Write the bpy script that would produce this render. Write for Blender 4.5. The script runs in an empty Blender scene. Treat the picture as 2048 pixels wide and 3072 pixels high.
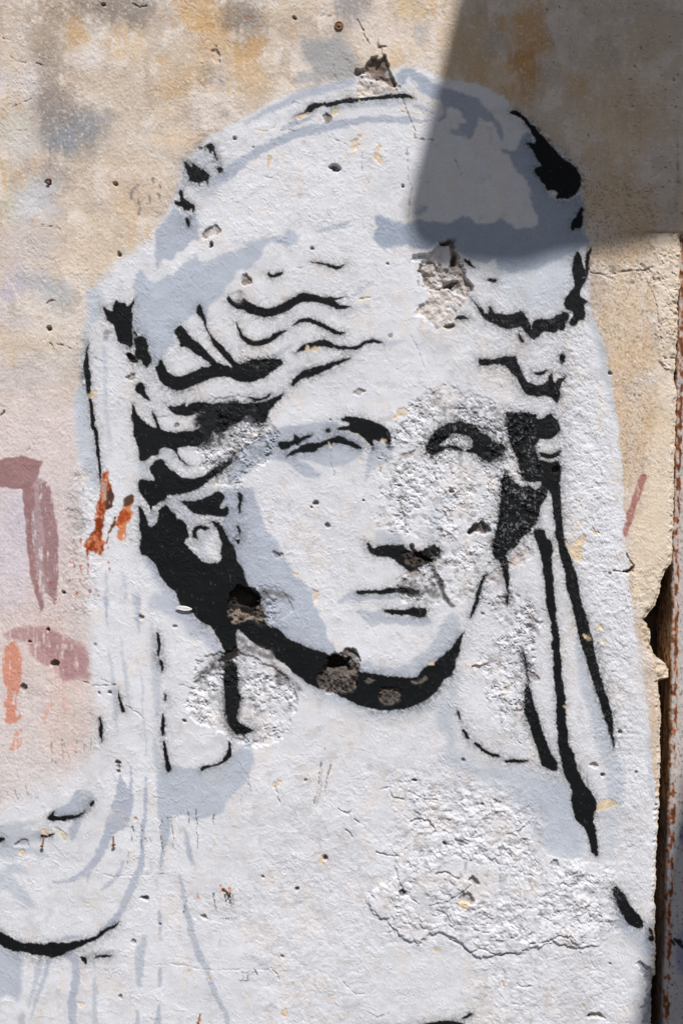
import bpy, math
import numpy as np

# ------------------------------------------------------------------ scale and frame
S = 1.2 / 2048.0            # metres of wall per unit of the wall drawing
ZC = 1.75                   # height of the lens above the pavement
CAM_D = 2.2
def WX(px): return (px - 1024.0) * S
def WZ(py): return (1536.0 - py) * S + ZC

scene = bpy.context.scene
col = scene.collection

# ------------------------------------------------------------------ camera
cam = bpy.data.cameras.new('camera'); cam_o = bpy.data.objects.new('camera', cam); col.objects.link(cam_o)
cam.sensor_fit = 'VERTICAL'; cam.sensor_height = 36.0
cam.lens = 36.0 * CAM_D / (3072 * S)
cam.clip_start = 0.05; cam.clip_end = 500
cam_o.location = (0, -CAM_D, ZC); cam_o.rotation_euler = (math.radians(90), 0, 0)
scene.camera = cam_o
scene.render.resolution_x = 682; scene.render.resolution_y = 1024

# ------------------------------------------------------------------ sun and sky
SUN = np.array([0.21 * 0.80, -0.575, 0.80]); SUN /= np.linalg.norm(SUN)     # towards the sun
world = bpy.data.worlds.new('World'); scene.world = world; world.use_nodes = True
wn = world.node_tree; wn.nodes.clear()
sky = wn.nodes.new('ShaderNodeTexSky'); sky.sky_type = 'NISHITA'; sky.sun_disc = False
sky.sun_elevation = math.asin(SUN[2]); sky.sun_rotation = math.atan2(SUN[0], SUN[1])
sky.dust_density = 2.0
bg = wn.nodes.new('ShaderNodeBackground'); bg.inputs['Strength'].default_value = 0.05
wo = wn.nodes.new('ShaderNodeOutputWorld')
wn.links.new(sky.outputs[0], bg.inputs[0]); wn.links.new(bg.outputs[0], wo.inputs[0])
sun = bpy.data.lights.new('sun', 'SUN'); sun.energy = 5.0; sun.angle = math.radians(0.55); sun.color = (1.0, 0.972, 0.945)
sun_o = bpy.data.objects.new('sun', sun); col.objects.link(sun_o)
from mathutils import Vector
sun_o.rotation_euler = Vector(SUN).to_track_quat('Z', 'Y').to_euler(); sun_o.location = (2, -6, 8)
scene.view_settings.view_transform = 'Standard'; scene.view_settings.look = 'None'
scene.view_settings.exposure = -0.15; scene.view_settings.gamma = 1.0

# ------------------------------------------------------------------ numpy tools
rng = np.random.default_rng(7)
TAB = rng.random((64, 256, 256)).astype(np.float32)
def vn(x, y, seed=0):
    ix = np.floor(x).astype(np.int32); iy = np.floor(y).astype(np.int32)
    fx = (x - ix).astype(np.float32); fy = (y - iy).astype(np.float32)
    fx = fx * fx * (3 - 2 * fx); fy = fy * fy * (3 - 2 * fy)
    T = TAB[seed % 64]; x0 = ix & 255; x1 = (ix + 1) & 255; y0 = iy & 255; y1 = (iy + 1) & 255
    a = T[y0, x0]; b = T[y0, x1]; c = T[y1, x0]; d = T[y1, x1]
    return (a + (b - a) * fx) * (1 - fy) + (c + (d - c) * fx) * fy
def fbm(x, y, seed=0, oct=4, gain=0.5):
    s = 0; a = 1; t = 0
    for o in range(oct):
        s = s + a * vn(x * (2.03 ** o) + 17.3 * o, y * (2.03 ** o) + 9.1 * o, seed + o); t += a; a *= gain
    return s / t
def worley(x, y, seed=0):
    ix = np.floor(x).astype(np.int32); iy = np.floor(y).astype(np.int32)
    f1 = np.full(x.shape, 9.0, np.float32); idv = np.zeros(x.shape, np.float32)
    for dx in (-1, 0, 1):
        for dy in (-1, 0, 1):
            cx = ix + dx; cy = iy + dy
            px = cx + TAB[seed % 64][cy & 255, cx & 255]; py = cy + TAB[(seed + 1) % 64][cy & 255, cx & 255]
            d = np.hypot(px - x, py - y); m = d < f1
            f1 = np.where(m, d, f1); idv = np.where(m, TAB[(seed + 2) % 64][cy & 255, cx & 255], idv)
    return f1, idv
def sst(a, b, x):
    t = np.clip((x - a) / (b - a), 0, 1); return t * t * (3 - 2 * t)
def lin(c):
    c = np.asarray(c, np.float32) / 255.0
    return np.where(c <= 0.04045, c / 12.92, ((c + 0.055) / 1.055) ** 2.4).astype(np.float32)
ALB = 0.98                    # sunlit picture value / pigment value
def pig(*c): return lin(c) / ALB

TILE = {'A': (0, 0), 'B': (674, 0), 'C': (1348, 0), 'D': (0, 600), 'E': (674, 600), 'F': (1348, 600),
        'G': (0, 1200), 'H': (674, 1200), 'I': (1348, 1200), 'J': (0, 1800), 'K': (674, 1800), 'L': (1348, 1800),
        'M': (0, 2372), 'N': (674, 2372), 'O': (1348, 2372)}
def pts(s):
    """'A 12,34 50,60,8 B 1,2' : points of the wall drawing, kept in squares of the survey; an optional third value is a width."""
    out = []; o = (0, 0); k = 1.0
    for w in s.split():
        if w in TILE: o = TILE[w]; k = 700 / 1568.0; continue
        if w == 'S': o = (0, 0); k = 1.0; continue
        if w == 'V': o = (0, 0); k = 2048 / 1568.0; continue
        v = [float(t) for t in w.split(',')]
        out.append([o[0] + v[0] * k, o[1] + v[1] * k] + [t * k for t in v[2:]])
    return np.array(out, np.float32)
def smooth(p, n=3):
    q = []; N = len(p); k = 0.42
    for i in range(N):
        a, b, c, d = p[i - 1], p[i], p[(i + 1) % N], p[(i + 2) % N]
        m0 = (c - a) * k; m1 = (d - b) * k; L = np.linalg.norm(c - b)
        for m in (m0, m1):
            l = np.linalg.norm(m)
            if l > L: m *= L / l
        for t in np.arange(n) / n:
            q.append((2 * t**3 - 3 * t * t + 1) * b + (t**3 - 2 * t * t + t) * m0 + (3 * t * t - 2 * t**3) * c + (t**3 - t * t) * m1)
    return np.array(q, np.float32)

# ------------------------------------------------------------------ the wall's grid
STEP = 2.45
def coarse(n, reach): t = np.arange(1, n + 1) / n; return STEP * n * 0 + reach * (t ** 2.2) + STEP * np.arange(1, n + 1)
dx = np.arange(-24, 2064, STEP); dy = np.arange(-24, 3100, STEP)
cx = np.concatenate([(dx[0] - coarse(34, 2200))[::-1], dx])
cy = np.concatenate([(dy[0] - coarse(34, 3000))[::-1], dy, dy[-1] + coarse(24, (4505 - dy[-1]) - 24 * STEP)])
NX, NY = len(cx), len(cy)
EDGE = pts('S 2400,-4000 2400,690 2040,700 2036,722 2042,750 2038,790 2037,830 2042,850 2034,880 2030,920 2033,960 2031,1010 2028,1050 '
           '2024,1090 2022,1130 2030,1180 2026,1250 2024,1330 2022,1420 2020,1500 2021,1560 2018,1610 2017,1650 2013,1685 2001,1705 1990,1725 1982,1745 '
           '1976,1780 1967,1812 1948,1835 1938,1850 1929,1860 1940,1872 1947,1886 1949,1910 1951,1930 1957,1955 1968,1968 1985,1985 1996,1992 '
           '2004,2010 2006,2026 2002,2034 1985,2040 1972,2047 1974,2060 1978,2090 1981,2130 1982,2180 1979,2185 1981,2240 1979,2290 1980,2330 '
           '1977,2380 1976,2430 1973,2470 1970,2510 1969,2560 1966,2600 1969,2640 1966,2670 1963,2700 1965,2740 1964,2790 1967,2830 1966,2880 1965,2930 '
           '1955,2945 1954,3000 1953,3072 1952,4600')
ex = np.interp(cy, EDGE[:, 1], EDGE[:, 0])
inr = (cy > 700)
ex = ex + np.where(inr, (vn(cy / 9.0, cy * 0, 3) - .5) * 5 + (vn(cy / 3.5, cy * 0, 5) - .5) * 3, 0)
X = np.repeat(cx[None, :], NY, 0).astype(np.float32); Y = np.repeat(cy[:, None], NX, 1).astype(np.float32)
x0w = 1840.0; xm = cx[-1]
k = np.clip((X - x0w) / (xm - x0w), 0, 1)
X = np.where(X > x0w, x0w + k * (ex[:, None] - x0w), X).astype(np.float32)
# hand-drawn edges are never ruler clean: a slightly wandering lookup position
U = X + (vn(X / 7, Y / 7, 11) - .5) * 4.0 + (vn(X / 22, Y / 22, 12) - .5) * 5.0
V = Y + (vn(X / 7, Y / 7, 13) - .5) * 4.0 + (vn(X / 22, Y / 22, 14) - .5) * 5.0

COLR = np.zeros((NY, NX, 3), np.float32)
ROUGH = np.full((NY, NX), 0.86, np.float32)
HT = np.zeros((NY, NX), np.float32)             # relief in millimetres, towards the street
PID = np.zeros((NY, NX), np.int32)
PARTS = [('bare_plaster', None)]

def window(p, pad):
    x0, y0 = p[:, 0].min() - pad, p[:, 1].min() - pad; x1, y1 = p[:, 0].max() + pad, p[:, 1].max() + pad
    j0, j1 = np.searchsorted(cy, [y0, y1]); i0 = np.searchsorted(cx, x0)
    i1 = NX if x1 > x0w else np.searchsorted(cx, x1)
    if x0 > x0w: i0 = np.searchsorted(cx, x0w)
    return slice(max(j0 - 1, 0), min(j1 + 1, NY)), slice(max(i0 - 1, 0), min(i1 + 1, NX))
def sdf_poly(p, w, warp=True):
    x = (U if warp else X)[w]; y = (V if warp else Y)[w]
    d2 = np.full(x.shape, 1e12, np.float32); ins = np.zeros(x.shape, bool)
    N = len(p)
    for i in range(N):
        ax, ay = p[i]; bx, by = p[(i + 1) % N]
        ex_, ey_ = bx - ax, by - ay; L = ex_ * ex_ + ey_ * ey_ + 1e-9
        t = np.clip(((x - ax) * ex_ + (y - ay) * ey_) / L, 0, 1)
        d2 = np.minimum(d2, (x - ax - t * ex_) ** 2 + (y - ay - t * ey_) ** 2)
        if ay != by:
            c = ((ay > y) != (by > y)) & (x < (bx - ax) * (y - ay) / (by - ay) + ax); ins ^= c
    d = np.sqrt(d2); return np.where(ins, -d, d)
def sdf_line(p, w, warp=True):
    x = (U if warp else X)[w]; y = (V if warp else Y)[w]
    d = np.full(x.shape, 1e6, np.float32)
    for i in range(len(p) - 1):
        ax, ay, ra = p[i]; bx, by, rb = p[i + 1]
        ex_, ey_ = bx - ax, by - ay; L = ex_ * ex_ + ey_ * ey_ + 1e-9
        t = np.clip(((x - ax) * ex_ + (y - ay) * ey_) / L, 0, 1)
        d = np.minimum(d, np.hypot(x - ax - t * ex_, y - ay - t * ey_) - 0.5 * (ra + (rb - ra) * t))
    return d
def spline(p, n=4):
    q = []
    for i in range(len(p) - 1):
        a, b, c, d = p[max(i - 1, 0)], p[i], p[i + 1], p[min(i + 2, len(p) - 1)]
        for t in np.arange(n) / n:
            q.append(0.5 * (2 * b + (c - a) * t + (2 * a - 5 * b + 4 * c - d) * t * t + (3 * b - a - 3 * c + d) * t ** 3))
    q.append(p[-1]); q = np.array(q, np.float32); q[:, 2] = np.maximum(q[:, 2], .5); return q
def shape(s, pad=60, warp=True):
    p = pts(s)
    if p.shape[1] == 3:
        q = spline(p); w = window(q, pad + q[:, 2].max() / 2); return w, sdf_line(q, w, warp)
    p = smooth(p) if len(p) < 60 else smooth(p, 2)
    w = window(p, pad); return w, sdf_poly(p, w, warp)
def mix(w, c, a):
    a = np.clip(a, 0, 1)[..., None]; COLR[w] = COLR[w] * (1 - a) + np.asarray(c, np.float32) * a
def part(name, w, mask, parent=None, label=None):
    PARTS.append((name, parent, label)); sub = PID[w]; sub[mask] = len(PARTS) - 1; PID[w] = sub

# fine fields shared by everything
NF = vn(X / 3.1, Y / 3.1, 20); NM = fbm(X / 11, Y / 11, 22, 3); NB = fbm(X / 60, Y / 60, 26, 4); NL = fbm(X / 240, Y / 240, 31, 4)
NV = fbm(X / 14, Y / 90, 35, 3)      # vertical streaks

# ================================================================== pigment: bare plaster
base = pig(203, 189, 172) * np.ones((NY, NX, 1), np.float32)
COLR[:] = base
ALLW = (slice(0, NY), slice(0, NX))
NB2 = fbm(X / 75 + 31, Y / 75 + 7, 40, 5); NB3 = fbm(X / 130 + 3, Y / 130 + 17, 44, 5)
mix(ALLW, pig(219, 210, 199), sst(.52, .55, NB2 + (NM - .5) * .10) * .7)
mix(ALLW, pig(206, 170, 118), sst(.54, .66, NB3) * .45 * sst(.35, .6, NV))
mix(ALLW, pig(178, 163, 148), sst(.56, .72, fbm(X / 45, Y / 70, 48, 4)) * .55)
def blob(cx_, cy_, rx, ry, c, a, brk=.5):
    w = window(np.array([[cx_ - rx * 1.6, cy_ - ry * 1.6], [cx_ + rx * 1.6, cy_ + ry * 1.6]]), 0)
    d = np.sqrt(((X[w] - cx_) / rx) ** 2 + ((Y[w] - cy_) / ry) ** 2)
    d = d + (NB[w] - .5) * 2.6 * brk + (NM[w] - .5) * 1.4 * brk + (NV[w] - .5) * 1.3 * brk
    m = sum(c) / 3; mix(w, pig(*[v * .82 + m * .18 for v in c]), a * sst(1.35, .35, d))
BL = [
 (330,30,380,60,(170,152,132),.55),(120,330,140,200,(176,160,142),.4),(560,170,160,110,(190,168,138),.4),
 (330,25,120,60,(140,125,112),.8),(150,110,75,150,(165,146,124),.75),(400,20,80,40,(150,140,130),.6),(30,150,60,90,(205,192,176),.6),
 (225,120,40,70,(205,160,100),.6),(60,250,90,60,(210,204,200),.7),(150,210,40,90,(160,145,130),.6),(270,170,80,40,(222,214,205),.7),
 (210,385,130,85,(138,136,136),.85,.3),(190,430,60,40,(140,150,158),.6),(270,360,70,50,(140,145,152),.5,.3),(170,320,70,60,(140,128,122),.7,.3),(165,530,50,120,(152,140,132),.6),
 (60,440,70,50,(205,200,192),.6),(50,380,60,40,(195,192,175),.5),(100,610,90,70,(196,198,200),.8),(20,610,30,50,(196,188,150),.5),
 (300,280,110,70,(198,178,152),.5),(600,40,110,60,(214,168,104),.65),(640,120,60,60,(205,160,100),.55),(560,230,110,60,(206,165,110),.5),(640,230,60,50,(165,150,135),.6),
 (720,40,70,50,(135,122,110),.7),(750,90,50,60,(140,128,112),.6),(760,140,40,40,(196,150,90),.7),(740,220,70,60,(210,165,104),.55),(850,40,70,40,(200,178,140),.5),
 (1060,20,60,50,(140,138,138),.75),(1040,70,50,40,(150,145,142),.5),(790,260,50,40,(206,182,150),.5),(1230,40,60,40,(205,175,120),.5),(1200,120,90,70,(224,208,188),.6),
 (1260,100,25,30,(150,148,148),.5),(1140,90,90,60,(222,206,190),.6),
 (450,430,120,80,(205,188,168),.5),(400,550,160,80,(210,182,150),.5),(520,420,90,30,(226,196,160),.6),
 (60,820,120,120,(208,196,188),.6),(130,720,90,60,(196,186,182),.6),(300,700,160,80,(212,190,160),.5),(240,780,90,70,(222,198,168),.5),
 (160,880,60,60,(172,180,182),.7),(30,860,60,60,(188,180,186),.7),(15,900,50,40,(192,182,196),.5),(90,850,60,40,(176,172,176),.6),(60,960,60,40,(192,182,184),.5),
 (90,1030,140,60,(210,190,168),.6),(60,1130,110,60,(196,188,186),.7),(170,1090,60,60,(192,182,172),.5),
 (110,1300,170,130,(211,195,188),.85),(60,1500,190,220,(212,198,194),.8),(50,1600,90,160,(200,191,203),.6),(60,1760,90,120,(206,196,200),.6),(170,1700,80,200,(206,190,184),.7),
 (120,1950,160,180,(212,190,182),.8),(200,2000,80,160,(214,180,166),.6),(110,2200,160,160,(210,198,192),.8),(190,2180,70,160,(216,184,166),.55),(90,2330,140,80,(212,204,200),.8),
 (235,1850,40,70,(196,192,190),.6),(220,1440,40,60,(190,186,184),.6),(235,1560,40,60,(180,174,172),.6),
 # right of the portrait
 (1400,150,90,110,(206,168,110),.5),(1580,110,70,90,(208,150,80),.65),(1575,200,50,70,(196,135,62),.7),(1560,280,60,50,(200,146,80),.55),(1640,130,30,40,(196,146,70),.6),(1500,230,90,80,(206,164,100),.45),
 (1700,60,60,150,(205,192,180),.5),(1760,200,120,120,(200,186,168),.5),(1950,60,90,160,(190,176,162),.5),(1880,330,140,160,(206,178,136),.55),(1850,600,110,110,(196,164,118),.6),(1990,500,60,150,(204,190,178),.5),
 (1730,260,30,40,(206,160,90),.4),(1900,720,90,60,(190,160,120),.4),(1860,760,70,40,(216,180,128),.5),(1880,900,70,90,(214,192,162),.5),(1990,850,45,140,(222,206,184),.8),(1900,1060,60,70,(220,184,134),.6),(1840,1110,40,40,(220,196,160),.5),
 (1890,1180,50,90,(196,180,164),.45),(1960,1260,50,90,(218,186,140),.55),(1900,1330,60,120,(214,188,160),.5),(1850,1210,25,60,(214,166,110),.5),(1960,1450,60,120,(220,198,168),.7),(1940,1640,60,160,(224,202,172),.8),(1960,2200,20,260,(214,186,156),.7),
 (1880,980,60,50,(214,196,172),.6)]
mix(ALLW, pig(207, 195, 191), sst(1080, 1300, Y + (NB - .5) * 200) * sst(2700, 2300, Y) * sst(420, 300, X) * .85)
mix(ALLW, pig(200, 189, 200), sst(1380, 1480, Y + (NB - .5) * 120) * sst(1900, 1700, Y) * sst(220, 60, X + (NV - .5) * 200) * .7)
for b in BL: blob(*b)
w, d = shape('S 1740,560 1955,560 1955,900 1965,1080 1950,1300 1930,1420 1860,1480 1820,1300 1790,1050 1740,820', 60)
al = sst(30, -20, d + (NB[w] - .5) * 60); mix(w, pig(204, 178, 143), al * .55 * sst(.35, .65, NV[w])); mix(w, pig(150, 128, 104), al * sst(.60, .74, vn(X[w] / 4.2, Y[w] / 4.2, 62) * .7 + NM[w] * .3) * .7)
w, d = shape('S 1960,720 2050,720 2050,1700 1930,1850 1900,1700 1950,1400 1975,1100', 40); mix(w, pig(221, 205, 181), sst(10, -10, d + (NB[w] - .5) * 30) * .6)
# fine dirt and pores on the bare plaster
mix(ALLW, pig(120, 104, 90), sst(.70, .86, NF * .6 + NM * .4) * .45)
mix(ALLW, pig(232, 222, 208), sst(.62, .78, fbm(X / 6, Y / 6, 50, 3)) * .45)
mix(ALLW, pig(70, 60, 54), (sst(.93, .975, vn(X / 6.1, Y / 6.1, 53))) * .75 * sst(1500, 1900, X + (600 - Y) * .4))
mix(ALLW, pig(86, 74, 66), (sst(.965, .985, vn(X / 7.1, Y / 7.3, 54))) * .7)
# streaks brushed over the left part
mix(ALLW, pig(218, 206, 198), sst(.5, .66, fbm(X / 5, Y / 60, 56, 3)) * .35 * sst(1200, 1500, Y) * sst(320, 240, X))
mix(ALLW, pig(216, 204, 196), sst(.5, .62, fbm(X / 70, Y / 4, 58, 3)) * .45 * sst(1130, 1230, Y) * sst(1500, 1400, Y) * sst(320, 240, X))

COLR *= np.array([1.0, 1.0, 1.045], np.float32)
# ---- old red graffiti on the left, a red dash on the right
def old(s, c, a, wear=(.30, .52), parent='wall', name='graffiti_mark', label=None, soft=3.0, stre=.5):
    w, d = shape(s, 30)
    wr = sst(wear[0], wear[1], NB[w] * .25 + NM[w] * (.75 - stre) + fbm(X[w] / 6, Y[w] / 34, 60, 3) * stre)
    al = sst(soft, -soft, d) * a * wr; mix(w, pig(*c), al); part(name, w, d < 0, parent, label); return w, d
old('G -200,420 0,400 60,385 150,378 230,395 290,410 270,460 260,510 245,540 205,590 155,597 80,595 0,585 -200,560', (146, 108, 108), .92, (.1, .34), label='faded maroon bar of old graffiti')
old('G 150,500 250,520 330,560 350,640 365,740 385,850 398,960 392,1060 402,1180 385,1300 372,1380 340,1330 300,1300 290,1400 275,1420 245,1330 220,1230 195,1100 180,950 170,800 160,680', (158, 126, 130), .75, (.36, .50), label='faded maroon downstroke of old graffiti')
old('G 150,560 215,560 235,650 225,760 215,880 230,1000 240,1120 262,1250 290,1380 275,1420 245,1330 220,1230 195,1100 180,950 170,800 160,680', (150, 112, 112), .85, (.2, .40), label='faded maroon downstroke of old graffiti')
old('G 270,580 300,550 330,560 350,640 365,740 385,850 398,960 392,1060 402,1180 380,1280 350,1330 310,1230 290,1100 300,960 290,820 270,700', (152, 118, 120), .8, (.3, .46), label='worn maroon stroke of old graffiti')
old('J 20,230 100,195 200,180 330,180 430,240 530,290 600,350 605,540 520,520 420,550 390,480 300,440 230,380 170,290 60,260', (172, 132, 134), .85, (.26, .48), label='faded maroon curve of old graffiti', soft=8)
old('J 230,240 330,250 440,300 560,380 590,480 520,540 440,520 380,400 300,350', (160, 124, 128), .5, (.3, .5), soft=14)
old('J 40,320 90,280 130,330 150,420 150,560 120,640 110,700 140,750 140,800 80,830 40,825 30,700 40,600 20,520 20,420', (206, 136, 112), .9, (.30, .44), label='orange paint stroke')
old('J 110,880 155,860 150,940 125,1000 60,1012 80,960', (208, 150, 130), .8, (.36, .5), label='orange paint smear')
old('J 425,640,30 445,700,45 450,770,20', (214, 160, 144), .5, (.38, .5), soft=8)
old('J 350,690,25 320,750,30 298,820,14', (214, 152, 130), .6, (.36, .48), soft=5)
old('I 1298,520,48 1268,600,46 1232,700,46 1195,820,50 1172,900,44', (158, 98, 94), .85, (.24, .44), label='dull red dash on the cream plaster')
for sp in ('A 880,1330,16 890,1280,20 925,1250,14', 'A 925,1330,16 932,1370,18', 'A 938,1395,18 937,1440,18', 'A 1005,1322,18 1008,1358,14', 'A 1066,1302,16 1072,1330,14', 'A 1030,1205,20 1036,1228,16'):
    old(sp, (140, 128, 128), .85, (.2, .4), name='grey_dab', soft=2.5)
for sp in ('A 1075,1240,12 1086,1262,10', 'D 320,690,10 350,672,8 380,676,8', 'B 690,105,12 715,98,10', 'B 140,112,10 185,115,8'):
    w, d = shape(sp, 10); mix(w, pig(150, 96, 70), sst(2, -2, d) * .8)

# ================================================================== white ground of the portrait
WG = ('V 300,580 350,545 385,480 410,425 430,370 465,325 510,300 560,270 640,230 700,203 760,185 830,168 900,158 960,158 1040,186 1100,198 1150,222 1185,255 1215,272 '
      '1285,340 1332,400 1336,470 1346,560 1350,650 1358,720 1376,790 1394,850 1408,930 1418,1010 1424,1080 1430,1180 1436,1290 1444,1380 1456,1440 1474,1540 1490,1680 1500,1800 1506,1838 1580,1850 '
      '1620,1900 1620,3600 -900,3600 -900,2000 -300,1920 0,1850 90,1810 160,1780 205,1740 222,1680 212,1560 204,1440 202,1330 190,1230 184,1140 178,1040 172,950 180,880 196,800 206,720 236,640')
w, dW = shape(WG, 120)
white = pig(215, 216, 222)
fe = 7 + 16 * sst(700, 300, X[w]) + 30 * sst(2150, 2300, Y[w]) * sst(420, 200, X[w])
aw = sst(fe, -fe, dW + (NB[w] - .5) * 26 + (NM[w] - .5) * 10)
wv = white[None, None, :] * (1 + (NL[w][..., None] - .5) * .10) * np.array([1.0, 1, 1], np.float32)
COLR[w] = COLR[w] * (1 - aw[..., None]) + wv * aw[..., None]
part('white_ground', w, aw > .5, 'mural', 'white sprayed ground of the stencil portrait')
GROUND_ID = len(PARTS) - 1
# warm thin spots in the white, and dirt lower down
mix(w, pig(222, 208, 194), aw * sst(.62, .66, fbm(X[w] / 50 + 5, Y[w] / 80, 61, 4) + (NM[w] - .5) * .1) * .25)
mix(w, pig(196, 190, 188), aw * sst(.66, .80, fbm(X[w] / 30, Y[w] / 36, 6, 4)) * .5)
mix(w, pig(188, 182, 172), aw * sst(.60, .75, NF[w] * .4 + NM[w] * .6) * .5 * sst(2700, 3000, Y[w]) * sst(.4, .6, NB[w]))

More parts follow.
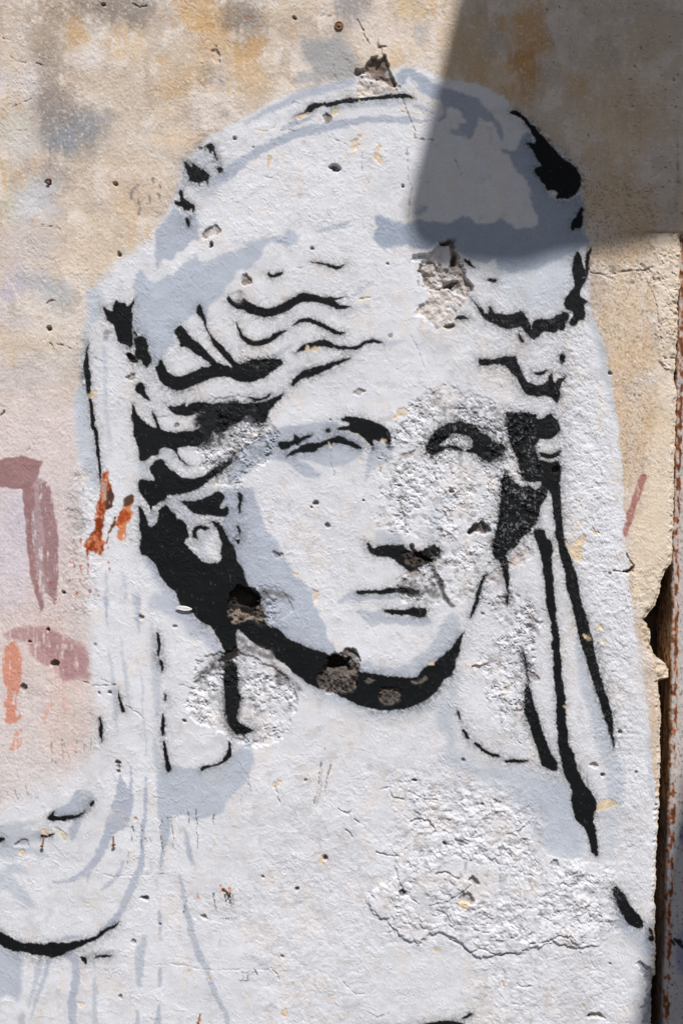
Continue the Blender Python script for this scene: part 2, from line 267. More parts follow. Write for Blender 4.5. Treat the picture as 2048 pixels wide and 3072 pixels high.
# ================================================================== blue-grey washes
GREY = pig(187, 195, 211)
def grey(s, a=1.0, soft=5.0, c=None, lab=None, brk=10):
    w, d = shape(s, 30 + soft * 2)
    al = sst(soft, -soft, d + (NM[w] - .5) * brk) * min(1, a * 1.08); gc = np.array((187, 195, 211) if c is None else c, np.float32); mix(w, pig(*(gc * .84 + gc.mean() * .16 - 16)), al)
    if a > .55: part('grey_wash', w, d < 0, 'ground', lab)
GW = [
 ('B 500,260 600,262 700,258 770,240 830,300 880,390 905,470 880,530 800,545 700,540 600,510 580,450 530,400 510,340', .9, 18, (178, 177, 178)),
 ('B 470,540,50 540,520,70 620,540,60', .6, 8, (170, 172, 180)),
 ('D 1050,200 1110,130 1160,70 1200,70 1240,110 1310,100 1340,230 1330,270 1290,265 1240,330 1200,350 1150,410 1090,400 1060,450 1040,380 1045,280', 1, 5, None),
 ('A 1240,1060 1340,1040 1440,1020 1470,1090 1580,1070 1580,1180 1480,1250 1460,1310 1400,1330 1330,1320 1270,1250 1200,1290 1215,1200 1215,1120', .75, 12, (205, 211, 222)),
 ('D 920,490 950,470 1000,540 1060,545 1110,510 1180,490 1220,430 1300,400 1320,360 1350,410 1420,400 1480,370 E 0,360 130,320 150,290 230,270 330,245 390,235 415,200 450,200 490,235 510,225 490,265 480,300 440,315 400,310 360,290 290,300 260,330 250,380 200,430 150,470 90,470 60,530 0,590 D 1500,640 1420,700 1390,780 1370,800 1330,760 1230,820 1190,850 1160,900 1180,960 1130,1000 1090,1060 1060,1070 1050,1110 1010,1120 1010,1000 985,940 930,890 900,870 900,760 910,660 890,580', 1, 6, (193, 202, 217)),
 ('B -60,1215,60 0,1175,75 100,1105,72 200,1035,62 300,980,58 400,930,58 500,895,62 600,870,70 700,850,58 800,830,58 900,812,50 1000,802,42 1080,800,46 1170,805,46 1250,808,36 1350,815,12', 1, 4, None),
 ('B 400,860,20 460,830,34 540,805,30 590,785,14', .8, 5, None),
 ('B 140,825,18 220,780,34 310,735,46 400,695,48 480,655,54 560,618,60 660,600,60 760,575,60 850,552,50 900,535,30', .8, 8, None),
 ('B 720,735,30 800,722,40 900,705,40 1000,700,40 1100,690,40 1200,690,35', .8, 6, (200, 206, 218)),
 ('B 1150,510 1200,460 1260,465 1330,505 1400,555 1480,590 C 60,615 150,645 200,665 240,720 300,780 340,830 355,880 350,945 325,900 310,860 290,820 250,820 200,805 185,850 160,910 140,930 60,910 20,885 60,870 70,830 110,820 90,780 60,740 0,720 B 1480,740 1490,780 1450,820 1430,810 1470,770 1460,720 1440,680 1350,640 1300,600 1290,560 1240,520 1210,560 1180,570', 1, 6, (178, 188, 206)),
 ('B 1270,710,22 1330,725,34 1390,750,20', .9, 5, None),
 ('C 345,1000 400,1010 430,1010 470,950 500,900 540,900 580,1000 640,1100 640,1245 660,1290 720,1345 800,1345 870,1310 900,1390 895,1568 F 900,170 915,260 940,290 870,320 820,350 740,400 640,440 560,470 480,490 400,490 320,460 300,400 250,430 150,400 90,380 50,330 20,270 E 1430,290 1370,330 1260,330 1220,300 1150,310 1080,320 1010,280 1000,240 1020,180 990,120 1030,100 1080,120 1150,150 1250,150 1310,130 1400,145 F 20,145 80,110 130,120 180,155 260,165 310,150 350,125 400,150 440,185 520,190 580,170 590,100 540,0 C 540,1250 500,1190 430,1120 410,1050 360,1030', 1, 6, (172, 184, 204)),
 ('F 300,440 420,480 560,450 700,390 830,350 830,600 770,700 620,790 500,740 380,640 320,520', .55, 40, (196, 206, 220)),
 ('E 1290,85,26 1325,65,50 1355,55,30', .9, 5, None), ('B 1530,890,40 1570,900,30', .9, 5, None),
 ('E 620,215,10 680,205,25 740,180,35 800,170,35 840,145,15', 1, 4, (196, 202, 214)),
 ('E 860,640,16 920,600,32 1000,550,12', .7, 6, (200, 206, 218)), ('E 780,775,30 880,740,32 960,710,16', .6, 8, (200, 206, 218)),
 ('E 1080,970,30 1150,965,25 1210,945,10', .7, 6, (200, 206, 218)), ('E 330,1045,35 400,1010,35 450,975,15', .8, 5, (200, 206, 218)), ('E 420,1165,22 480,1145,24 540,1130,14', .7, 5, (196, 203, 216)),
 ('E 1300,960 1500,940 F 60,960 0,1040 E 1450,1080 1350,1020', .45, 25, (205, 210, 222)),
 ('H 340,195 450,170 600,150 760,150 790,205 850,215 890,240 930,290 925,345 900,385 850,415 800,440 740,450 680,440 620,430 560,405 500,400 560,430 600,470 650,490 640,520 580,525 530,510 480,470 430,430 400,410 330,400 290,405 230,430 180,470 120,520 60,560 20,560 60,400 200,260', 1, 5, (194, 202, 216)),
 ('H 1000,285 1060,290 1110,310 1130,380 1060,430 1010,460 970,490 950,550 932,545 950,470 960,390 980,340', 1, 5, (200, 206, 218)),
 ('H 60,590 180,590 200,640 235,730 260,830 310,900 350,960 390,1030 420,1090 460,1150 480,1190 530,1210 560,1260 600,1300 600,1370 630,1400 640,1440 680,1530 K 680,230 700,270 740,300 740,350 690,365 560,335 430,280 350,200 300,185 260,150 H 235,1350 170,1290 135,1220 115,1140 70,1070 60,1000 20,945 -10,870 -10,620', 1, 4, (191, 199, 215)),
 ('K 905,425 960,410 1000,435 1080,450 1180,450 1280,390 1350,330 1400,280 1430,200 1480,120 1540,90 1575,140 1575,250 1460,390 1350,460 1300,515 1230,530 1080,510 900,485', 1, 7, (198, 205, 217)),
 ('K 880,80 920,60 980,75 1040,90 1100,110 1200,120 1350,110 1400,150 1300,180 1150,165 1050,160 970,165 920,120', 1, 5, (198, 204, 217)),
 ('H 765,1375 790,1320 850,1280 880,1300 1000,1310 1150,1305 1190,1320 1100,1345 980,1340 900,1360 830,1350', 1, 4, (198, 204, 217)),
 ('H 935,890 945,960 970,1030 1010,1055 940,1040 915,1000', .7, 5, (202, 207, 218)), ('H 1030,870 1160,880 1190,970 1020,985', .8, 5, (202, 208, 219)),
 ('H 1400,700 1440,640 1500,600 1540,660 1480,760 1440,900 1400,960 1360,900', .5, 14, (200, 207, 220)),
 ('K 420,470 500,560 640,660 760,720 880,770 1000,800 1150,800 1280,770 1400,690 1480,590 1568,500 1500,500 1400,600 1240,690 1000,700 800,640 600,550', .75, 40, (196, 204, 217)),
 ('K 1420,740 1500,640 1568,560 L 40,640 20,760 30,860 40,960 K 1490,1060 1490,900 1420,850', .75, 16, (199, 206, 218)),
 ('L 0,1020 100,1040 280,1110 560,1130 640,1180 760,1220 800,1300 820,1420 700,1450 600,1400 520,1450 420,1380 330,1290 200,1210 60,1150 -60,1080', .7, 30, (196, 204, 218)),
 ('J 1068,1085 1200,1110 1340,1120 1480,1110 1568,1060 K 60,1040 170,960 195,1100 120,1250 60,1300 0,1390 J 1500,1430 1400,1450 1300,1470 1180,1440 1085,1500 1062,1400 1055,1200', 1, 6, (194, 202, 216)),
 ('M 1110,170,60 1115,280,48 1105,340,46 1092,430,26 1085,540,8', .9, 5, None),
 ('J 1020,170,24 1040,300,56 1050,450,62 1055,600,56 1060,700,40 1060,780,16', .8, 7, (203, 209, 220)), ('J 1100,270,18 1098,350,24', .7, 5, (203, 209, 220)),
 ('J 715,0,20 715,100,15 718,160,5', .75, 5, None), ('J 930,0,35 935,120,20 930,210,5', .75, 5, None),
 ('J 735,340,10 750,450,22 765,560,30 775,700,30 785,800,25 790,900,6', .75, 5, (200, 206, 218)), ('J 815,270,8 832,400,22 850,550,25 862,650,20 870,710,10', .7, 5, (202, 208, 220)),
 ('J 945,470,10 960,580,16 955,700,12 965,820,10 980,950,12 985,1050,8', .7, 4, (200, 206, 218)), ('J 1040,940,30 1055,1050,36 1070,1150,40', .8, 7, (203, 209, 220)),
 ('D 700,1000,28 705,1150,30 710,1300,28 720,1500,24 G 740,260,22 745,350,8', .7, 7, (200, 207, 220)),
 ('G 720,1150,16 715,1350,20 720,1500,14', .6, 6, None), ('G 915,1320,44 925,1420,40 930,1500,24', .65, 7, None), ('G 830,1190,22 850,1330,20', .5, 6, None),
 ('G 960,1060 1040,1080 1090,1210 1190,1300 1200,1380 1280,1430 1400,1530 1480,1640 1500,1730 1430,1700 1350,1600 1280,1600 1220,1500 1080,1420 1000,1400 1010,1320 1080,1290 1040,1200 980,1130', .85, 12, (194, 201, 216)),
 ('D 590,600 690,600 690,720 650,830 600,880 590,960 560,1100 545,1230 590,1300 600,1420 615,1568 G 640,330 660,500 680,560 640,610 560,480 530,330 510,200 500,50 D 500,1350 550,1200 560,1020 550,900 600,800 580,700', .8, 12, (200, 208, 221)),
 ('G 940,420 1000,410 1060,380 1080,330 1150,330 1180,370 1150,440 1060,400 1000,440 1030,540 940,530', .6, 8, (200, 206, 219)),
 ('G 1130,650 1250,640 1400,590 1430,620 1300,670 1220,690 1260,760 1330,780 1280,850 1240,800 1180,760 1110,690 1050,720 1060,800 1020,850 1000,800 1040,740', .7, 8, (198, 204, 217)),
 ('G 1330,880 1370,870 1420,890 1410,930 1380,960 1400,1040 1450,1090 1400,1095 1340,1060 1330,1000 1280,960 1330,945', .75, 7, (206, 212, 222)),
 ('J 880,1130,8 885,1200,18 875,1290,30 840,1400,120 800,1500,110 M 770,200,95 740,270,80 690,380,60 640,470,50 600,520,45 540,570,35 460,605,22 350,615,8', 1, 4, (188, 195, 211)),
 ('J 810,1170,6 818,1230,50 820,1310,80 810,1390,110', 1, 4, (188, 195, 211)),
 ('J 985,1200,18 985,1330,24 M 980,150,28 965,250,28 955,400,30 955,480,40 925,570,45 880,660,60 840,740,55 810,820,40 740,890,36 690,930,16', .95, 4, (190, 197, 213)),
 ('M 600,560,30 580,630,6', .95, 4, None), ('M 835,470,8 800,550,24 740,620,30 680,660,18', .85, 5, (193, 199, 213)),
 ('M 1240,255,12 1260,340,30 1275,430,35 1300,490,18', .9, 4, (192, 198, 213)),
 ('M 1210,570,12 1230,680,28 1245,780,25 1275,900,50 1300,1000,45 1340,1110,52 1385,1190,48 1420,1300,40 1460,1400,34 1510,1490,38 1530,1568,34 1560,1700,30', .9, 4, (193, 200, 214)),
 ('M 1070,800,12 1075,900,20 1075,965,8', .85, 4, None), ('M 975,980,20 950,1060,56 935,1150,66 940,1230,54 940,1300,36', .85, 5, (194, 202, 214)), ('M 1080,1190,15 1075,1270,28 1070,1310,10', .85, 4, None), ('M 1070,1440,15 1065,1510,40 1060,1568,48 1060,1700,40', .9, 4, None), ('M 920,1480,12 925,1568,30 925,1700,30', .8, 4, None),
 ('M 470,1090,80 510,1160,56 510,1280,50 490,1400,58 490,1568,56 490,1750,56', .95, 4, (190, 198, 213)), ('M 640,1280,36 640,1400,38 635,1520,38 650,1700,40', .8, 5, (196, 202, 214)),
 ('M 270,1150,40 240,1300,34 190,1440,16', .75, 5, (196, 203, 215)), ('M 330,1140,30 300,1260,30 250,1390,28 210,1530,12', .75, 5, None),
 ('M -300,1030 0,1050 140,1110 150,1200 130,1420 60,1380 0,1390 -300,1390', .85, 10, (190, 198, 213)), ('M 160,1500,20 140,1568,60 130,1700,60', .8, 5, None),
 ('M -300,260 0,230 120,210 240,205 230,230 170,250 270,270 300,290 280,330 200,370 330,430 290,450 200,420 100,450 0,440 -300,440', .85, 10, (195, 202, 214)),
 ('M -200,540 0,540 90,480 150,510 180,560 90,560 120,610 180,680 240,770 180,800 120,750 60,680 0,660 -200,660', .75, 12, (196, 203, 214)), ('M 200,860,40 250,930,50', .5, 12, (196, 203, 214)),
 ('M 500,0 620,0 612,130 560,180 540,240 490,340 465,260 490,200 400,170 360,130 440,90 490,40', .95, 5, (191, 199, 214)),
 ('M 390,1005,15 480,985,25 560,972,8', .8, 5, None), ('M 670,965,26 740,905,34 800,870,14', .8, 5, None), ('M 620,1150,30 700,1090,24 800,1065,8', .55, 6, None),
 ('L 850,300 880,320 920,450 960,560 1000,680 1040,790 1080,920 1090,1000 1150,1080 1170,1200 1150,1400 1080,1400 1060,1250 1050,1150 990,1000 950,830 910,700 870,560', .8, 10, (200, 207, 220)),
 ('O 540,-60 780,-60 830,180 900,290 890,430 800,450 700,420 620,370 540,250 590,160 540,60', .8, 24, (194, 203, 218)), ('O 1060,60 1180,120 1160,260 1100,440 1040,420 1030,250', .55, 20, (200, 207, 219)),
 ('O 1110,760 1180,860 1230,920 1330,960 1400,1020 1400,1110 1290,1090 1200,1000 1120,900', .85, 20, (192, 201, 217)),
 ('F 925,760,20 970,860,44 1010,980,48 1045,1130,40 1075,1300,36 1105,1450,24', .7, 12, (197, 206, 218)), ('L 1330,900,20 1345,1100,26 1350,1280,30 1390,1350,40', .6, 9, (197, 205, 218)),
 ('I 1000,650,20 1010,900,24 1000,1100,24', .3, 14, (204, 210, 220)),
 ('N 1290,700 1400,640 1540,640 1568,720 1500,800 1420,740 1340,760', .4, 20, (204, 210, 220)), ('K 90,1090,16 130,1150,20 180,1300,6', .6, 5, None), ('N 130,1080,14 200,1130,30 290,1190,20', .55, 6, None), ('N 430,1300,30 500,1340,30', .45, 7, None),
 ('N 200,640,20 270,720,16', .45, 7, None), ('N 800,1460,30 900,1440,40', .45, 10, None), ('N 1120,1360,20 1300,1340,24 1480,1330,12', .35, 10, None),
]
for s, a, so, c in GW: grey(s, a, so, c)

# ================================================================== relief of the plaster (millimetres)
wx_ = X + (fbm(X / 40, Y / 40, 5, 3) - .5) * 60; wy_ = Y + (fbm(X / 40, Y / 40, 9, 3) - .5) * 60
HT += (NL - .5) * 6 + (NB - .5) * 1.5 + (NM - .5) * .38 + (NF - .5) * .07
def lips(sx, sy, kk, amp, seed, lo, hi):
    n = fbm(wx_ / sx, wy_ / sy, seed, 3) * kk; f = n - np.floor(n)
    m = sst(lo, hi, fbm(X / 34 + seed, Y / 24, seed + 3, 3))
    return amp * m * (f ** 3 * sst(1.0, .93, f))
SMO = .25 + .75 * sst(.42, .60, fbm(X / 150 + 9, Y / 130 + 2, 47, 4))
HT += (NM - .5) * .38 * (SMO - 1)
HT += SMO * (lips(56, 34, 10, .9, 15, .52, .62) + lips(26, 17, 9, .6, 27, .53, .64) + lips(40, 24, 12, .7, 3, .54, .64))
HT += lips(150, 90, 10, .6, 33, .48, .6)
# sandy plaster where bare
bare = np.ones_like(X); bare[w] = 1 - aw
HT += bare * ((vn(X / 4.6, Y / 4.6, 51) - .5) * .5 + (vn(X / 9, Y / 9, 52) - .5) * .4)
HT += (vn(X / 5, Y / 16, 57) - .5) * .4 * SMO * sst(1600, 1750, X) * sst(900, 1050, Y)     # vertically brushed veil on the right
HT += (vn(X / 3.5, Y / 40, 18) - .5) * .12

ROUGHZ = np.zeros_like(X)
def zone(s, amp, cell, feather=14, plate=0.0, seed=1, flat=1.0, ridge=.6, ramp=None):
    w, d = shape(s, 40); m = sst(feather, -feather, d + (NB[w] - .5) * 50 + (NM[w] - .5) * 24)
    x = (X[w] + (NM[w] - .5) * cell * 1.6) / cell; y = (Y[w] + (NB[w] - .5) * cell * 2.5) / (cell * flat)
    f, i = worley(x, y, seed); f2, i2 = worley(x * 2.1 + 5, y * 2.1, seed + 5)
    rd = np.abs(fbm(X[w] / (cell * 1.1) + 3, Y[w] / (cell * 1.0), seed + 11, 3) - .5)
    h = .75 * (1 - np.minimum(f, 1) ** 2) * (.25 + .75 * i) + .35 * (1 - np.minimum(f2, 1) ** 2) * (.3 + .7 * i2) - .5 + (fbm(X[w] / (cell * 1.7), Y[w] / (cell * 1.7), seed + 9, 4, .6) - .5) * 2.2 - ridge * sst(.045, .0, rd)
    if amp > 1.5: h = h * (.30 + 1.05 * sst(.38, .60, fbm(X[w] / 48 + seed, Y[w] / 40, seed + 13, 3)))
    HT[w] += m * (amp * h) + plate * (1 if ramp is None else sst(ramp[0], ramp[1], Y[w]) * sst(1900, 1700, X[w])) * sst(5, -5, d + (NB[w] - .5) * 50 + (NM[w] - .5) * 18)
    ROUGHZ[w] = np.maximum(ROUGHZ[w], m * min(1, amp / 2.5)); return w, m
zone('S 1145,1370 1180,1290 1250,1210 1330,1150 1420,1180 1500,1210 1560,1240 1590,1300 1560,1400 1530,1480 1500,1560 1490,1660 1500,1720 1440,1760 1380,1800 1330,1760 1290,1660 1240,1600 1150,1580 1130,1500', 3.0, 17, 12, -1.0, 2)
zone('S 1520,1230 1590,1240 1610,1350 1630,1450 1620,1560 1570,1650 1500,1730 1480,1650 1505,1500', 2.2, 14, 12, 0, 6)
zone('S 585,1235 640,1200 740,1195 800,1235 825,1290 830,1330 800,1380 760,1410 720,1470 650,1455 600,1420 590,1340', 3.4, 15, 9, -1.5, 3)
zone('S 600,1990 680,1955 760,1970 830,2000 880,2060 890,2120 870,2180 830,2220 770,2240 700,2230 640,2190 575,2165 560,2110 590,2040', 2.8, 16, 9, -3.0, 4)
zone('S 775,1770 880,1790 875,1850 800,1875 760,1850', 2.4, 13, 8, -1.5, 5)
zone('S 1200,1720 1290,1695 1335,1750 1330,1805 1260,1830 1190,1775', 2.8, 14, 9, -1.2, 7)
zone('S 1430,1770 1540,1750 1600,1810 1625,1860 1610,2000 1575,2080 1590,2200 1540,2240 1490,2160 1455,2060 1440,1960 1520,1900', 3.0, 15, 14, 0, 8)
zone('N 1110,-120 1190,-60 1250,60 1300,190 1060,390 1150,450 1140,560 990,680 980,780 1110,850 1120,920 1300,1025 1380,970 1568,1020 1650,1090 1840,1110 1960,1080 2150,1030 2230,985 2340,1030 2500,1020 2620,900 2600,700 2560,560 2400,480 2150,430 2080,200 1900,0 1700,-80 1400,-100', 3.1, 30, 60, 4.0, 9, .7, .35, (2480, 2720))
zone('S 1180,2330 1330,2330 1560,2360 1600,2480 1500,2560 1300,2560 1200,2460', 1.5, 20, 50, .3, 10, .7, .3)
zone('S 1700,2600 1850,2620 1860,2760 1740,2820 1640,2760', 1.8, 18, 25, 0, 13)
zone('S 1480,2850 1800,2870 1900,3000 1850,3140 1400,3140', 1.3, 26, 50, 0, 14, .7)
zone('S 820,2420 1120,2420 1180,2700 1080,3000 820,3140 740,2800', .8, 28, 80, 0, 15, .6)
zone('S 1960,715 2045,715 2040,900 2020,1110 1985,1080 1960,980', 1.9, 18, 10, 1.8, 16, .6)
zone('S 1750,800 1960,790 1960,830 1760,840', 2.0, 14, 6, 0, 17, .6)
zone('S 1900,1720 1975,1700 1960,1830 1930,1860 1880,1860', 1.4, 12, 14, 0, 18)
zone('S 1640,1000 1760,1000 1840,1400 1900,1900 1880,2200 1760,1900 1680,1500', 1.1, 13, 40, 0, 19)
zone('S 700,1500 1000,1420 1130,1500 1080,1700 900,1760 760,1650', .45, 22, 80, 0, 20, .6)
zone('S 560,320 1000,360 1200,460 1150,560 800,600 560,560', .5, 20, 90, 0, 21, .6)
zone('S 980,640 1240,620 1250,860 1000,900', .45, 16, 60, 0, 22, .7)
zone('S 210,1430 290,1420 300,1820 200,1830', 1.2, 16, 20, 0, 23)
zone('S 540,2680 760,2660 780,2760 560,2780', .8, 18, 30, 0, 24)
zone('E 110,1075 280,1060 385,1075 370,1130 250,1160 130,1130', 1.6, 11, 6, -.6, 25)
zone('S 1620,950 1740,980 1800,1250 1880,1700 1940,2300 1950,2700 1850,2650 1800,2200 1720,1700 1660,1300', 1.1, 11, 60, 0, 26)
zone('S 1330,880 1640,900 1680,1160 1560,1220 1380,1140', .6, 10, 60, 0, 27)
zone('S 1300,1750 1460,1700 1560,1760 1500,2000 1420,2300 1100,2350 900,2300 1100,2150 1350,2100', .35, 16, 80, 0, 28)
# ledges, cracks and scratches
def crack(s, depth, width=4, dark=.5, c=(96, 84, 78)):
    p = pts(s); q = np.concatenate([p, np.full((len(p), 1), width)], 1); w = window(q, 12); d = sdf_line(q, w)
    d = d + (NM[w] - .5) * 6; m = sst(1.5, -1.5, d); HT[w] -= depth * m; mix(w, pig(*c), m * dark)
for s, de, wi, da in [
 ('B 890,130 920,190 950,250 970,290', 2, 3, .7), ('B 1020,260 1030,310 1055,330 1060,380', 2, 2.5, .6), ('B 1030,320 1080,312', 2, 3, .6), ('B 1190,660 1215,720 1240,790 1275,870 1270,930 1330,940 1390,940', 1.6, 2.2, .6), ('B 1220,1010 1230,1200 1260,1260 1240,1370 1230,1480', 1, 1.5, .5),
 ('B 915,1030 920,1150 960,1230', 1, 1.5, .4), ('B 700,930 780,950 840,990 930,970', 1.4, 1.5, .4), ('B 270,1185 310,1195 360,1180', 1.4, 2, .3), ('B 450,700 480,690 510,700', 1, 1.5, .5), ('B 380,885 410,870 470,890', 1, 1.5, .5), ('B 725,435 740,500 770,540', 1, 1.5, .4), ('B 650,110 690,70', 1, 2, .5),
 ('H 715,290 715,440 740,500', 1, 2, .5), ('E 1245,900 1390,1230', .8, 2, .25), ('C 1530,950 1530,1200 1520,1420', 1.5, 2.5, .6), ('C 30,1060 50,1110 85,1160 60,1190', 1, 1.8, .5), ('M 640,545 760,580 830,568 1080,565 1180,545', 1, 1.8, .3), ('M 960,1180 1150,1165 1300,1190 1450,1210 1568,1200 N 300,1200', 1, 1.6, .2),
 ('J 560,550 620,575 690,575 780,570', 1.6, 2.5, .5), ('J 850,710 900,745 960,790', 1.6, 3, .35), ('J 670,530 730,550 780,570', 1, 2, .4), ('J 1200,570 1290,590', 1, 2, .4), ('F 950,490 1050,505 1180,480 1330,465 1370,530', 2.2, 4, .35), ('F 1370,530 1360,620 1380,700 1395,780 1400,870 1430,1000', 1.8, 3, .3), ('F 1440,1065 1480,1070 1510,1060', 3, 5, .5),
 ('F 1490,490 1510,510', 3, 5, .4), ('A 20,260 60,270', 1.5, 2, .5), ('A 70,380 120,410 180,425', 1.5, 2, .4), ('A 240,430 300,440', 2, 2.5, .6), ('A 85,720 215,660', 1.5, 2, .4), ('A 110,870 180,878', 1.5, 2, .4), ('A 930,265 965,170', .8, 2, .3), ('A 890,20 930,45 985,45', 2.5, 5, .6), ('A 340,1000 330,1140', 1, 2.5, .4), ('A 280,1510 340,1525 390,1545', 1.5, 2, .5),
 ('D 280,180 320,185 380,180 410,215', 1.5, 2, .5), ('D 300,940 340,965 355,1000', 2, 3, .5), ('D 380,965 440,985 480,1000', 2, 3, .5), ('D 320,690 345,670 380,675', 2, 3, .5), ('D 0,1450 30,1420', 2, 4, .7), ('G 0,100 25,85', 2, 4, .7),
 ('E 470,455 550,455', 1, 2, .3), ('E 1300,470 1300,520 1290,580', 1.5, 2, .5), ('E 910,660 950,662 990,650', 1.2, 3, .3), ('H 1020,390 1055,400 1050,490', 1.5, 2.5, .5), ('H 1310,290 1280,330 1230,370', 2, 3, .4),
 ('I 1100,1150 1180,1160 1240,1120 1200,1060 1190,1040', 4, 6, .6), ('I 910,855 950,850 1000,895', 1.5, 2, .3), ('I 600,1400 660,1420', 1.2, 2, .5), ('I 820,725 870,720 940,740', 1, 2, .2), ('L 1120,860 1200,870', 1, 1.6, .2), ('L 1050,630 1090,480', .8, 3, .15), ('L 460,1560 560,1470', 1.5, 2, .4),
 ('N 760,120 830,160 850,130', 2.5, 4, .4), ('N 870,195 935,235', 2.2, 3, .4), ('N 820,265 855,310', 2, 3, .4), ('N 310,1190 355,1240 360,1265', 2.2, 4, .45), ('K 330,1250 360,1300 375,1370', 2, 3, .5), ('N 1420,560 1480,550 1568,590', 3.5, 6, .35), ('N 1250,210 1310,190 1370,200 1400,250', 3, 6, .35), ('N 1020,410 1100,440 1170,440', 2.5, 5, .3), ('N 1410,425 1480,405 1500,350', 2.5, 5, .4), ('N 960,1490 1020,1530 1100,1500', 1.6, 3, .4), ('N 800,1290 880,1370 930,1370', 1.2, 2, .3),
 ('N 970,680 1000,720', 2, 3, .4), ('N 1140,500 1160,590 1220,700 1300,760', 2.6, 5, .3), ('N 1380,770 1480,750 1568,700', 2.4, 5, .3), ('O 0,1000 60,1030 140,1085 200,1060 330,1105 440,1090', 2.8, 5, .35), ('O 540,1030 640,1015 740,975 800,985 825,1030', 2.6, 5, .4), ('O 160,930 240,950 290,940', 2.4, 5, .35), ('O 60,700 110,660 140,640', 2.6, 5, .5), ('O 450,280 550,215', 2.2, 4, .3), ('O 450,1300 500,1325 550,1315', 2.2, 4, .4), ('O 400,1440 500,1440', 1.6, 3, .3), ('O 1290,1165 1330,1210', 1.6, 3, .3), ('O 490,670 500,740', 1.6, 3, .3),
 ('K 1040,1275 1110,1260 1120,1330 1200,1350', 2.2, 4, .3), ('K 1230,1290 1340,1340 1430,1350', 2, 4, .3), ('K 120,1280 110,1360 130,1480', .8, 1.8, .25), ('K 100,1080 150,1180 180,1310', .8, 1.8, .3), ('G 150,380 205,320 270,250', .8, 1.8, .3), ('D 570,1045 640,1060 680,1085', .9, 1.6, .4), ('D 940,1460 1000,1465', .8, 1.5, .3), ('D 1050,1465 1120,1460', .8, 1.5, .3)]:
    crack(s, de, wi * .55 + 1.0, da)

